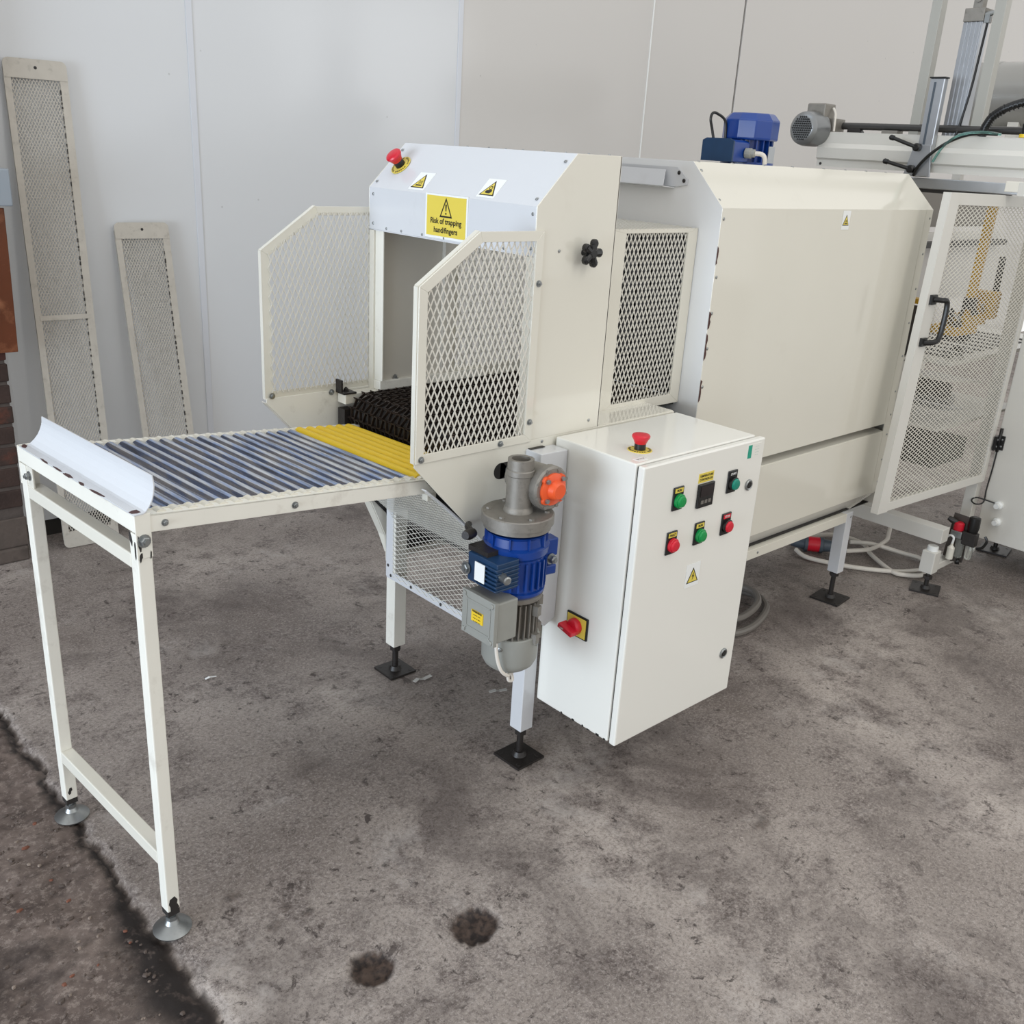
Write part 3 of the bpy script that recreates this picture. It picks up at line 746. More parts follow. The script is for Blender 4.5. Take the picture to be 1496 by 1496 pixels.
build('exclamation_triangle', mb, M['print_black'], sg)
text('sign_text', 'Risk of trapping\nhand/fingers', 0.0166, M['print_black'], sg, f(0, -.0205, .0012), ux, uz, bold=0.0004, sx=1.04)
# belt: flat wire honeycomb rows
by0, by1 = 0.045, 0.545
def belt_row(cx, cz, tx, tz, by0=by0, n_=27):
    """one zigzag wire row around point (cx,cz) with travel direction (tx,tz)"""
    mb = MB(); p = 0.0245; hgt = 0.0075; th = 0.0016; t = V((tx, 0, tz)); up_ = V((-tz, 0, tx)) if tz <= 0 or tx > 0 else V((-tz, 0, tx))
    pts = []
    for i in range(n_+1):
        y = by0+(by1-by0)*i/n_
        s_ = .56 if i % 2 else -.40
        pts.append(V((0, y-.0066, 0))+t*p*s_); pts.append(V((0, y+.0066, 0))+t*p*s_)
    for i in range(len(pts)-1):
        a, b = pts[i], pts[i+1]; d = (b-a).normalized(); sd_ = up_.cross(d)
        mb.obox(V((cx, 0, cz))+(a+b)/2, d, sd_, up_, (b-a).length+.0014, th, hgt)
    mb.tube([V((cx, by0-.004, cz))+t*p*.5, V((cx, by1+.004, cz))+t*p*.5], .0018, 6, 1)
    return mb
BR = 0.052; bx, bz = 0.812, 0.785; pitch = 0.0245
row0 = None
x = bx+pitch
zt_ = bz+BR
while x < 1.478:
    if row0 is None: row0 = build('belt_row', belt_row(x, zt_, 1, 0), M['belt'], H); x00 = x
    elif x < 1.17: dup_part(row0, (x-x00, 0, 0))
    elif x < 1.17+pitch: row1 = build('belt_row', belt_row(x, zt_, 1, 0, .108, 24), M['belt'], H); x01 = x
    else: dup_part(row1, (x-x01, 0, 0))
    x += pitch
da = pitch/BR; a = math.pi/2
while a < math.pi*1.5+.1:
    px_, pz_ = bx+BR*math.cos(a), bz+BR*math.sin(a); tx_, tz_ = math.sin(a), -math.cos(a)
    build('belt_row', belt_row(px_, pz_, tx_, tz_), M['belt'], H); a += da
x = bx+pitch*.6
rb = None
while x < 1.0:
    if rb is None: rb = build('belt_row', belt_row(x, bz-BR, -1, 0), M['belt'], H); x0b = x
    else: dup_part(rb, (x-x0b, 0, 0))
    x += pitch
build('nose_drum', MB().lathe((bx, by0, bz), (0, 1, 0), [(0, .042), (by1-by0, .042)], 28), M['dark_void'], H)
build('belt_bed', MB().box((bx, by0+.01, zt_-.016), (1.17, by1-.01, zt_-.008)), M['dark_void'], H)
build('belt_bed', MB().box((1.17, .110, zt_-.016), (1.490, by1-.01, zt_-.008)), M['dark_void'], H)
build('drive_shaft', MB().lathe((bx, -0.03, bz), (0, 1, 0), [(0, .012), (.61, .012)], 16), M['zinc'], H)
bb = MB(); bb.box((.745, .548, .838), (.782, .585, .842)); bb.box((.745, .560, .842), (.750, .585, .872)); bb.box((.775, .548, .838), (.779, .560, .84)); hexbolt(bb, (.765, .570, .842), (0, 0, 1), .006, .006)
bb.mark(); bb.box((.748, .55, .74), (.775, .58, .80)); build('belt_bracket', bb, M['black_iron'], H)
build('belt_side_rail', MB().box((0.752, 0.552, 0.812), (0.86, 0.588, 0.838)), M['cream'], H, bevel=.002)
# mesh guards
GO = [(0.557, 0.840), (0.868, 0.840), (0.868, 1.281), (0.699, 1.281), (0.557, 1.184)]
GI = [(0.577, 0.858), (0.847, 0.858), (0.847, 1.261), (0.706, 1.261), (0.577, 1.173)]
for y, s_, far in ((YN-.0005, -1, 0), (YF-.0005, 1, 1)):
    fm = lambda u, v, y=y: V((u, y, v))
    e = (0, -0.0035, 0) if not far else (0, 0.0035, 0)
    g = build('guard_frame', frame_poly(MB(), GO, GI, fm, e), M['cream'], H, bevel=.0006)
    lip = MB()
    for i in (0, 3, 4):
        j = (i+1) % 5 if i != 4 else 0
        a_, b_ = GO[i], GO[j]
        if i == 0: continue
        dd_ = (fm(*b_)-fm(*a_)).normalized(); lip.prism([fm(*a_), fm(*b_), fm(*b_)+V((0, .012, 0)), fm(*a_)+V((0, .012, 0))], dd_.cross(V((0, 1, 0)))*(-.002))
    build('guard_lip', lip, M['cream'], g)
    ym = y+(.002 if not far else -.002)
    build('expanded_mesh', expanded([(.572, .853), (.852, .853), (.852, 1.266), (.704, 1.266), (.572, 1.178)], 0.0152, 0.0325, lambda u, v: V((u, ym, v)), sw=.0026, th=.0016), M['mesh_white'], g)
    hb = MB()
    if not far:
        for p in ((.570, .848), (.778, .849), (.859, .885), (.860, 1.177)): hexbolt(hb, (p[0], y-.0035, p[1]), (0, -1, 0), .0052, .004)
    else:
        for p in ((.571, .848), (.735, .838)): hexbolt(hb, (p[0], y-.004, p[1]), (0, -1, 0), .0056, .004)
    build('bolt', hb, M['zinc'], g)
# end frame with hopper mesh
LX = 0.900
for y0 in (YN-.002, 0.536):
    build('leg', MB().box((LX, y0, 0.088), (LX+.04, y0+.04, 0.50)), M['cream_worn'] if y0 > .1 else M['white'], H, bevel=.0015)
build('end_rail', MB().box((LX-.001, 0.044, 0.296), (LX+.004, 0.576, 0.320)), M['white'], H, bevel=.001)
build('end_upright', MB().box((LX-.002, 0.545, 0.30), (LX+.002, 0.577, 0.54)), M['white'], H, bevel=.001)
SPT = [(0.900, 0.306), (0.900, 0.48), (0.884, 0.508), (0.750, 0.637), (0.640, 0.738), (0.600, 0.772)]
acc = [0]
for i in range(len(SPT)-1): acc.append(acc[-1]+math.dist(SPT[i], SPT[i+1]))
def sm_(s_):
    s_ = max(0, min(acc[-1]-1e-6, s_))
    for i in range(len(acc)-1):
        if s_ <= acc[i+1]: break
    t = (s_-acc[i])/(acc[i+1]-acc[i]); return SPT[i][0]+(SPT[i+1][0]-SPT[i][0])*t, SPT[i][1]+(SPT[i+1][1]-SPT[i][1])*t
def hop(u, v):   # u along slope, v across
    x, z = sm_(v); return V((x-.002, u, z))
build('expanded_mesh', expanded([(.030, 0), (.548, 0), (.548, acc[-1]), (.030, acc[-1])], 0.0300, 0.0135, hop, sw=.0014, th=.0010), M['mesh_white'], H)
mb = MB()
for i in range(len(SPT)-1):
    a_, b_ = SPT[i], SPT[i+1]
    for y in (.018,): mb.prism([(a_[0]-.003, y, a_[1]), (b_[0]-.003, y, b_[1]), (b_[0]-.003, y+.016, b_[1]), (a_[0]-.003, y+.016, a_[1])], (.002, 0, .002))
build('mesh_edge_strip', mb, M['white'], H)
hb = MB()
for y, z in ((.566, .335), (.553, .308), (.46, .308), (.33, .308), (.20, .308)): screw(hb, (LX-.002, y, z), (-1, 0, 0), .0045)
build('screw', hb, M['black_iron'], H, kind='stuff')
def plate_foot(parent, x, y, top, s_=0.05, rot=0.0):
    mb = MB(); c, sn_ = math.cos(rot), math.sin(rot)
    mb.obox((x, y, .004), (c, sn_, 0), (-sn_, c, 0), (0, 0, 1), 2*s_, 2*s_, .006)
    mb.lathe((x, y, .007), (0, 0, 1), [(0, .019), (.012, .014)], 16); mb.lathe((x, y, .019), (0, 0, 1), [(0, .0085), (top-.019, .0085)], 14)
    mb.lathe((x, y, top-.018), (0, 0, 1), [(0, .016), (.012, .016)], 6, smooth=False)
    for i in (-1, 1):
        for j in (-1, 1):
            p = V((x, y, .007))+V((c, sn_, 0))*s_*.72*i+V((-sn_, c, 0))*s_*.72*j
            mb.lathe(p, (0, 0, 1), [(0, .006), (.0008, .005)], 10)
    build('levelling_foot', mb, M['black_iron'], parent)
plate_foot(H, LX+.02, YN+.018, 0.088, .045, 0.02)
plate_foot(H, LX+.02, 0.556, 0.088, .043, 0.0)
# dark sheets added below the belt bed to paint in shade behind the mesh
build('dark_pan', MB().box((0.95, 0.02, 0.60), (1.48, 0.58, 0.606)), M['dark_void'], H)  # added pan, dark to stand in for shade under the belt
build('dark_screen', MB().box((1.10, 0.02, 0.355), (1.124, 0.58, 0.80)), M['dark_void'], H)  # added sheet that darkens the view through the hopper mesh
build('dark_backing', MB().prism([(.74, .589, .66), (.905, .589, .48), (.94, .589, .36), (1.48, .589, .36), (1.48, .589, .80), (.86, .589, .80), (.84, .589, .70)], (0, -.004, 0)), M['dark_void'], H)  # added dark backing over the pale far plate, standing in for shade
build('dark_backing', MB().box((0.96, 0.012, 0.40), (1.48, 0.016, 0.80)), M['dark_void'], H)

# ------------------------------------------------------------------ gear motor
GX, GY = 0.745, -0.100
G = thing('gear_motor', 'vertical drive motor with blue variator, orange gearbox cap and grey fan cowl', 'motor', (GX, GY, 0.38))
Lz = lambda z, prof, n_=32, **k: MB().lathe((GX, GY, z), (0, 0, 1), prof, n_, **k)
tb = MB().lathe((GX, GY, .735), (0, 0, 1), [(0, .027), (.115, .027), (.115, .0195), (.085, .0195)], 30)
tb.lathe((GX, GY, .738), (0, 0, 1), [(0, .031), (.006, .030), (.012, .027)], 30, cap=False)
tb.lathe((GX, GY, .815), (0, 0, 1), [(0, .0275), (.002, .0290), (.012, .0290), (.014, .0275)], 30, cap=False)
tb.lathe((GX, GY-.0, .8195), (0, 0, 1), [(0, .0193), (.001, .0193)], 24)
build('gearbox_tube', tb, M['cast'], G, bevel=0)
wh = MB().lathe((.792, -.035, .790), (0, -1, 0), [(0, .030), (.02, .040), (.085, .043), (.092, .047), (.108, .047), (.112, .043)], 36)
for k in range(8):
    a = R(45*k+22); wh.lathe((.792+.041*math.cos(a), -.145, .790+.041*math.sin(a)), (0, -1, 0), [(0, .0045), (.004, .0045)], 6, smooth=False)
build('gearbox_housing', wh, M['cast'], G)
oc = MB().lathe((.792, -.146, .790), (0, -1, 0), [(0, .034), (.006, .034), (.008, .031), (.010, .021), (.022, .0185), (.025, .015)], 32)
for k in range(4):
    a = R(90*k+45); oc.lathe((.792+.029*math.cos(a), -.146, .790+.029*math.sin(a)), (0, -1, 0), [(0, .010), (.008, .009)], 12)
oc_ = build('orange_cap', oc, M['orange'], G)
hb = MB()
for k in range(4):
    hb.mark(); a = R(90*k+45); hb.lathe((.792+.029*math.cos(a), -.154, .790+.029*math.sin(a)), (0, -1, 0), [(0, .0055), (.005, .005)], 6, smooth=False)
build('cap_bolt', hb, M['zinc'], oc_)
build('torque_plate', MB().box((.764, -.092, .745), (.768, -.050, .840)), M['cast'], G)
fl = Lz(.704, [(0, .066), (.002, .0705), (.013, .0705), (.0132, .0755), (.032, .0755), (.034, .073), (.0342, .031)], 44)
for k in range(6):
    a = R(60*k+15); fl.lathe((GX+.060*math.cos(a), GY+.060*math.sin(a), .738), (0, 0, 1), [(0, .006), (.004, .006)], 6, smooth=False)
build('mounting_flange', fl, M['cast'], G)
vb = Lz(.563, [(0, .061), (.006, .066), (.012, .066), (.014, .060), (.085, .062), (.092, .068), (.108, .070), (.112, .062), (.130, .060), (.137, .066)], 44)
for k in range(26):
    a = R(360/26*k); d = V((math.cos(a), math.sin(a), 0)); vb.obox(V((GX, GY, .613))+d*.0635, (-d.y, d.x, 0), d, (0, 0, 1), .0045, .008, .062)
for k in range(10):
    a = R(36*k); d = V((math.cos(a), math.sin(a), 0)); vb.obox(V((GX, GY, .686))+d*.0625, (-d.y, d.x, 0), d, (0, 0, 1), .003, .008, .024)
build('variator_body', vb, M['blue'], G)
lg = MB().obox((.812, -.122, .652), (1, -.15, 0), (.15, 1, 0), (0, 0, 1), .042, .030, .040); lg.obox((.812, -.122, .600), (1, -.15, 0), (.15, 1, 0), (0, 0, 1), .042, .028, .022)
lg.box((.79, -.13, .59), (.815, -.10, .66)); build('variator_lug', lg, M['blue'], G, bevel=.003)
hb = MB(); hexbolt(hb, (.812, -.139, .628), (0, -1, 0), .009, .012); build('lug_bolt', hb, M['zinc'], G)
# adjusting box
vx = MB(); vx.box((.642, -.160, .600), (.700, -.070, .662)); 
for k in range(6): vx.box((.636+.0, -.163, .604+.009*k), (.700, -.100, .6075+.009*k))
vx_ = build('adjuster_box', vx, M['blue_dark'], G, bevel=.002)
ab = MB(); ab.lathe((.668, -.068, .632), (-.3, 1, 0), [(0, .019), (.01, .016)], 18); ab.box((.650, -.12, .66), (.700, -.06, .672)); build('adjuster_cover', ab, M['black_iron'], vx_)
build('adjuster_label', MB().box((.6345, -.130, .612), (.636, -.100, .652)), M['sign_white'], vx_)
kb = MB(); kb.lathe((.655, -.160, .634), (-.2, -1, 0), [(0, .010), (.012, .008), (.022, .009), (.024, .006)], 14); hexbolt(kb, (.640, -.068, .625), (-1, 0, 0), .010, .006)
build('adjuster_knob', kb, M['zinc'], vx_)
ck = MB().lathe((.668, -.052, .690), (-1, -.3, .1), [(0, .010), (.018, .012), (.030, .009)], 12); ck.tube([(.668, -.05, .69), (.68, -.02, .69), (.70, 0.0, .685)], .007, 8); build('dirty_coupling', ck, M['black_iron'], G)
rg = Lz(.548, [(0, .052), (.004, .062), (.014, .064), (.016, .060)], 40); build('adapter_ring', rg, M['cast'], G)
mt_ = Lz(.440, [(0, .046), (.110, .046)], 40)
for k in range(28):
    a = R(360/28*k); d = V((math.cos(a), math.sin(a), 0)); mt_.obox(V((GX, GY, .497))+d*.0505, (-d.y, d.x, 0), d, (0, 0, 1), .0028, .015, .098)
for (z_, dd) in ((.53, (.25, -1)), (.465, (.25, -1)), (.53, (1, -.35)), (.465, (1, -.35))):
    d = V((dd[0], dd[1], 0)).normalized(); mt_.obox(V((GX, GY, z_))+d*.060, (-d.y, d.x, 0), d, (0, 0, 1), .014, .018, .022)
build('finned_motor_body', mt_, M['cast'], G)
cw_ = Lz(.382, [(.0, .018), (.0015, .044), (.010, .054), (.024, .0605), (.082, .0615), (.084, .059)], 44); build('fan_cowl', cw_, M['grey_plastic'], G)
hb = MB(); screw(hb, (GX+.0615*.45, GY-.0615*.893, .445), (.45, -.893, 0), .005); screw(hb, (GX-.055, GY-.0285, .445), (-.87, -.5, 0), .005); build('cowl_screw', hb, M['zinc'], G)
jb = MB(); jb.box((.644, -.165, .488), (.700, -.070, .578)); jb_ = build('terminal_box', jb, M['grey_plastic'], G, bevel=.003)
jl = MB(); jl.box((.634, -.168, .484), (.644, -.067, .582)); 
for (y0, z0, y1, z1) in ((-.155, .500, -.082, .504), (-.155, .562, -.082, .566), (-.157, .502, -.153, .564), (-.084, .502, -.080, .564)): jl.box((.6325, y0, z0), (.634, y1, z1))
for y in (-.160, -.075):
    for z in (.492, .574): 
        jl.lathe((.634, y, z), (-1, 0, 0), [(0, .0055), (.003, .005)], 12)
        jl.bar((.633, y, z), (.633, -.117+(y+.117)*.78, .533+(z-.533)*.75), .003, .003, (1, 0, 0))
build('terminal_lid', jl, M['grey_plastic'], jb_, bevel=.0012)
yl = build('warning_label', MB().box((.6322, -.135, .521), (.634, -.099, .546)), M['yellow'], jb_, label='small yellow warning label')
text('label_print', 'WARNING\n------ ----\n---- -- ----\n-- ---- ---', .0062, M['print_black'], jb_, (.6318, -.117, .5335), (0, -1, 0), (0, 0, 1), bold=.0002)
gl = MB(); gl.lathe((.672, -.135, .488), (0, 0, -1), [(0, .010), (.010, .010), (.014, .007)], 12); build('cable_gland', gl, M['black'], G)
cb = MB(); cb.tube([(.672, -.135, .478), (.674, -.138, .440), (.684, -.142, .405), (.704, -.142, .385), (.722, -.128, .378), (.742, -.112, .366), (.757, -.100, .350), (.760, -.10, .335), (.750, -.098, .338), (.748, -.098, .36), (.748, -.098, .385)], .0038, 8)
build('motor_cable', cb, M['cable_white'], G)

# ------------------------------------------------------------------ control cabinet
CX0, CX1, CY0, CZ0, CZ1 = 0.942, 1.363, -0.236, 0.174, 0.841
K = thing('control_cabinet', 'white electrical control cabinet with coloured buttons on its door beside the drive motor', 'cabinet', ((CX0+CX1)/2, -0.115, CZ0))
build('body', MB().box((CX0, CY0, CZ0), (CX1, -0.0005, CZ1)), M['cabinet'], K, bevel=.003)
build('gasket', MB().box((CX0+.006, CY0-.004, CZ0+.006), (CX1-.006, CY0, CZ1-.006)), M['black'], K)
dr = build('door', MB().box((CX0+.001, -0.258, CZ0-.003), (CX1+.010, CY0-.004, CZ1-.002)), M['cabinet'], K, bevel=.0035)
DY = -0.258
def button(x, z, mat, yel, lab, rr=.0135):
    x -= .020; z += .007
    r = build('push_button', MB().prism([(x-.019, DY, z-.026), (x+.015, DY, z-.026), (x+.015, DY, z+.028), (x-.019, DY, z+.028)], (0, -.004, 0)), M['black'], K, bevel=.003, label=lab)
    mb = MB(); mb.lathe((x, DY-.004, z-.004), (0, -1, 0), [(0, .0162), (.006, .0162), (.007, .0145)], 24); build('bezel', mb, M['black'] if not yel else mat, r)
    mb = MB().lathe((x, DY-.009, z-.004), (0, -1, 0), [(0, rr), (.004, rr), (.007, rr*.85), (.008, rr*.4)], 24); build('button_cap', mb, mat, r)
    mb = MB().box((x-.016, DY-.0046, z+.015), (x+.011, DY-.004, z+.025)); build('legend_plate', mb, M['sign_yellow'] if yel else (M['black'] if mat is not M['red'] else M['red']), r)
    text('legend_print', {1: 'FAULT', 2: 'RUN', 3: 'STOP', 4: 'START'}[yel or (4 if mat is M['teal'] else 3)], .0075, M['print_black'] if yel else M['sign_white'], r, (x-.0025, DY-.0046, z+.020), (1, 0, 0), (0, 0, 1), bold=.0002)
button(1.085, .742, M['green'], 2, 'green button at the left of the upper row')
button(1.279, .745, M['teal'], 0, 'blue-green button beside the door lock')
button(1.081, .640, M['red'], 1, 'red button at the left of the lower row')
button(1.178, .641, M['green'], 2, 'green button in the middle of the lower row')
button(1.278, .642, M['red'], 0, 'red button at the right of the lower row')
dp = build('temperature_controller', MB().box((1.132, DY-.006, .712), (1.188, DY, .768)), M['black'], K, bevel=.002, label='small square black digital controller')
mb = MB().box((1.138, DY-.0068, .738), (1.182, DY-.006, .762)); build('display_window', mb, paint('smoked display', '#1d1618', .1, var=.05), dp)
for i in range(3): build('key', MB().box((1.142+.013*i, DY-.0075, .722), (1.151+.013*i, DY-.006, .730)), M['cable_grey'], dp)
yl = build('controller_label', MB().box((1.132, DY-.0008, .770), (1.185, DY, .792)), M['sign_yellow'], K)
text('label_print', 'TEMPERATURE\nCONTROLLER', .0072, M['print_black'], yl, (1.1585, DY-.0008, .781), (1, 0, 0), (0, 0, 1), bold=.00015)
tri_sign('hazard_sticker', K, (1.156, DY-.0002, .546), (1, 0, 0), (0, 0, 1), .050, .058, 'bolt', 'white sticker with yellow electric-shock triangle')
st = build('maker_sticker', MB().box((1.306, DY-.0008, .797), (1.360, DY, .830)), M['cabinet'], K)
build('green_block', MB().box((1.307, DY-.0014, .798), (1.321, DY-.0008, .829)), M['print_green'], st)
text('sticker_print', '-- -- --\n----- ---\n--- ----\n---- --', .0058, M['print_green'], st, (1.341, DY-.001, .8135), (1, 0, 0), (0, 0, 1))
for z in (.731, .288):
    lk = MB().lathe((1.328, DY, z), (0, -1, 0), [(0, .0135), (.003, .0135), (.005, .011), (.0035, .008)], 24)
    l_ = build('door_lock', lk, M['zinc'], K); build('key_slot', MB().lathe((1.328, DY-.0036, z), (0, -1, 0), [(0, .0078), (.001, .0078)], 16), M['black'], l_)
estop(K, (1.027, -.171, CZ1), (0, 0, 1), 1.0)
pl = build('name_tape', MB().box((.962, -.226, CZ1), (.992, -.208, CZ1+.0006)), M['sign_white'], K)
text('tape_print', 'EM STOP', .006, M['print_black'], pl, (.977, -.217, CZ1+.0006), (1, 0, 0), (0, 1, 0))
# isolator switch on the side
sy_, sz_ = -.1145, .4215; SX = CX0
r = build('isolator_switch', MB().box((SX-.005, sy_-.034, sz_-.028), (SX, sy_+.032, sz_+.028)), M['black'], K, bevel=.002, label='red rotary isolator on a yellow square')
build('yellow_plate', MB().box((SX-.0062, sy_-.030, sz_-.024), (SX-.005, sy_+.028, sz_+.024)), M['sign_yellow'], r)
kb = MB(); kb.lathe((SX-.006, sy_, sz_), (-1, 0, 0), [(0, .020), (.012, .019), (.016, .016)], 28); kb.obox((SX-.028, sy_+.003, sz_-.002), (1, 0, 0), (0, 1, .25), (0, -.25, 1), .026, .044, .011)
build('red_knob', kb, M['red'], r, bevel=.002)
text('knob_print', 'I ON', .006, M['sign_white'], r, (SX-.0412, sy_+.012, sz_), (0, -1, 0), (0, 0, 1), bold=.0002)
hb = MB()
for y_ in (-.23, -.21, -.18, -.16, -.13, -.09): hb.box((CX0-.0006, y_, CZ0), (CX0+.001, y_+random.uniform(.004, .012), CZ0+random.uniform(.002, .006)))
build('chipped_edge', hb, M['black'], K)

# ------------------------------------------------------------------ heat tunnel
Hn = thing('heat_tunnel', 'long cream heat tunnel casing with sloping top standing on plate feet', 'oven', (2.05, 0.3, 0))
OX0, OX1, OY, OF, OT, OC = 1.497, 2.607, 0.037, 0.563, 1.428, 1.326
def shellpoly(x, y0=OY, y1=OF, zb=.62): return [(x, y0, zb), (x, y0, OC), (x, y0+.104, OT), (x, y1-.104, OT), (x, y1, OC), (x, y1, zb)]
# end plate with the tunnel opening
mb = MB(); x = OX0
mb.prism([(x, OY, .335), (x, OY, OC), (x, .105, OC), (x, .105, .335)], (.003, 0, 0))
mb.prism([(x, .105, 1.268), (x, .105, 1.3925), (x, .141, OT), (x, .459, OT), (x, .495, 1.3925), (x, .495, 1.268)], (.003, 0, 0))
mb.prism([(x, OY, OC), (x, .105, 1.3925), (x, .105, OC)], (.003, 0, 0))
mb.prism([(x, .495, .335), (x, .495, 1.3925), (x, OF, OC), (x, OF, .335)], (.003, 0, 0))
mb.box((x, .105, .335), (x+.003, .495, .84))
build('end_plate', mb, paint('bright end plate paint', '#e6e7e7', .22, var=.02), Hn)
build('side_cover', MB().box((OX0+.001, OY-.001, .632), (OX1-.046, OY+.002, OC)), M['cream'], Hn, bevel=.001)
build('end_strip', MB().prism([(OX1-.044, OY, .382), (OX1-.002, OY, .382), (OX1, OY, OC), (OX1-.044, OY, OC)], (0, .003, 0)), M['cream'], Hn)
build('sloping_cover', MB().prism([(OX0+.001, OY, OC), (OX1, OY, OC), (OX1, OY+.104, OT), (OX0+.001, OY+.104, OT)], (0, .002, -.002)), M['cream'], Hn)
build('top_cover', MB().box((OX0+.001, OY+.104, OT-.003), (OX1, OF-.104, OT)), M['cream'], Hn)
build('sloping_cover', MB().prism([(OX0, OF, OC), (OX1, OF, OC), (OX1, OF-.104, OT), (OX0, OF-.104, OT)], (0, -.002, -.002)), M['cream'], Hn)
build('side_cover', MB().box((OX0, OF-.003, .335), (OX1, OF, OC)), M['cream'], Hn)
build('lower_panel', MB().box((OX0+.001, OY-.001, .384), (OX1-.046, OY+.002, .604)), M['cream'], Hn, bevel=.001)
build('seam_ledge', MB().prism([(OX0+.001, OY+.001, .606), (OX1-.046, OY+.001, .606), (OX1-.046, OY+.040, .612), (OX0+.001, OY+.040, .612)], (0, 0, -.004)), M['cream'], Hn)
build('seam_back', MB().box((OX0+.001, OY+.040, .60), (OX1-.046, OY+.043, .66)), M['inner_grey'], Hn)
build('recess_panel', MB().prism([(OX0+.001, OY+.001, .384), (OX1-.05, OY+.001, .384), (OX1-.05, OY+.034, .334), (OX0+.001, OY+.034, .334)], (0, .002, 0)), M['machine_grey'], Hn)
build('base_rail', MB().prism([(OX0, OY+.001, .302), (2.452, OY+.001, .302), (2.458, OY+.001, .333), (OX0, OY+.001, .333)], (0, .030, 0)), M['cream'], Hn, bevel=.001)
build('base_rail', MB().box((OX0, OF-.031, .302), (2.455, OF-.001, .333)), M['cream'], Hn, bevel=.001)
build('far_end_plate', MB().prism([(OX1-.004, OY+.002, .335), (OX1-.004, OY+.002, OC-.003), (OX1-.004, OY+.104, OT-.003), (OX1-.004, OF-.104, OT-.003), (OX1-.004, OF, OC-.003), (OX1-.004, OF, .335)], (-.003, 0, 0)), M['cream'], Hn)
build('end_corner_bracket', MB().prism([(OX1-.05, OY+.001, .384), (OX1-.002, OY+.001, .384), (OX1-.145, OY+.02, .335)], (0, .02, 0)), M['machine_grey'], Hn)
build('floor_tray', MB().box((OX0, OY+.02, .335), (OX1-.01, OF-.01, .338)), M['dark_void'], Hn)
sm = MB()
for z in (.70, .79, .88, .98, 1.07, 1.16, 1.30): screw(sm, (OX0+.010, OY-.001, z), (0, -1, 0), .0042)
for t in (.02, .085): screw(sm, (OX0+.010, OY+.104-.104*t/.104, OT-t), (0, -1, 1), .0042)
for z in (.42, .50, .59, .66, .74, .86, .97, 1.08, 1.19, 1.30): screw(sm, (OX1-.014, OY, z), (0, -1, 0), .0036)
for x in (1.52, 1.66, 1.80, 1.94, 2.10, 2.22, 2.34, 2.46): screw(sm, (x, OY+.106, OT), (0, 0, 1), .004)
for x in (1.90, 2.45): screw(sm, (x, OY+.001, .318), (0, -1, 0), .0042)
build('screw', sm, M['zinc'], Hn, kind='stuff')
# chipped primer along the front corner
for (z0, z1, w_) in ((.84, .90, .007), (.95, 1.02, .008), (1.03, 1.075, .011), (1.19, 1.235, .006)):
    P = [(OX0-.0006, OY-.0016, z0)]
    for k in range(6): P.append((OX0+w_*(.4+.6*random.random()), OY-.0016, z0+(z1-z0)*(k+.5)/6))
    P.append((OX0-.0006, OY-.0016, z1)); build('chipped_primer', MB().prism(P, (0, -.0006, 0)), M['primer'], Hn)
# bracket across the end plate
br = MB(); br.prism([(OX0-.001, .50, 1.366), (OX0-.001, .178, 1.366), (OX0-.001, .150, 1.372), (OX0-.001, .150, 1.385), (OX0-.001, .186, 1.412), (OX0-.001, .50, 1.412)], (-.002, 0, 0))
br.prism([(OX0-.002, .50, 1.364), (OX0-.002, .19, 1.364), (OX0-.028, .205, 1.366), (OX0-.028, .50, 1.366)], (0, 0, -.002))
br.prism([(OX0-.028, .50, 1.366), (OX0-.028, .205, 1.366), (OX0-.012, .215, 1.405), (OX0-.012, .50, 1.405)], (-.002, 0, 0))
build('top_bracket', br, M['white'], Hn)
hb = MB(); screw(hb, (OX0-.003, .179, 1.399), (-1, 0, 0), .005); screw(hb, (OX0-.003, .161, 1.381), (-1, 0, 0), .005); build('bracket_screw', hb, M['black_iron'], Hn)
# mesh tunnel between hood and casing
TY = 0.100; TO = [(1.170, .828), (1.495, .828), (1.495, 1.272), (1.170, 1.272)]; TI = [(1.228, .853), (1.458, .853), (1.458, 1.262), (1.228, 1.262)]
tf = build('tunnel_frame', frame_poly(MB(), TO, TI, lambda u, v: V((u, TY, v)), (0, .004, 0)), M['cream'], H, bevel=.0006)
build('expanded_mesh', expanded([(1.222, .848), (1.462, .848), (1.462, 1.266), (1.222, 1.266)], 0.0145, 0.031, lambda u, v: V((u, TY+.005, v)), sw=.0026, th=.0016), M['mesh_white'], tf)
TO2 = [(1.086, .828), (1.495, .828), (1.495, 1.272), (1.086, 1.272)]; TI2 = [(1.100, .870), (1.458, .870), (1.458, 1.262), (1.100, 1.262)]
tf2 = build('tunnel_frame', frame_poly(MB(), TO2, TI2, lambda u, v: V((u, .555, v)), (0, .004, 0)), M['cream'], H)
build('expanded_mesh', expanded([(1.096, .866), (1.462, .866), (1.462, 1.266), (1.096, 1.266)], 0.0145, 0.031, lambda u, v: V((u, .554, v)), sw=.0030, th=.0018), M['mesh_white'], tf2)
build('tunnel_frame', MB().box((1.170, TY, 1.268), (1.19, .504, 1.272)), M['cream'], H)
build('tunnel_frame', MB().box((1.08, TY-.09, .828), (1.175, TY+.0, .842)), M['cream'], H)
build('expanded_mesh', expanded([(1.10, TY), (1.495, TY), (1.495, .504), (1.10, .504)], 0.0145, 0.031, lambda u, v: V((u, v, 1.272)), sw=.0028, th=.0018), M['mesh_white'], H)
build('tunnel_sill', MB().box((1.086, 0.009, .838), (1.360, TY+.0, .8435)), M['cream'], H)
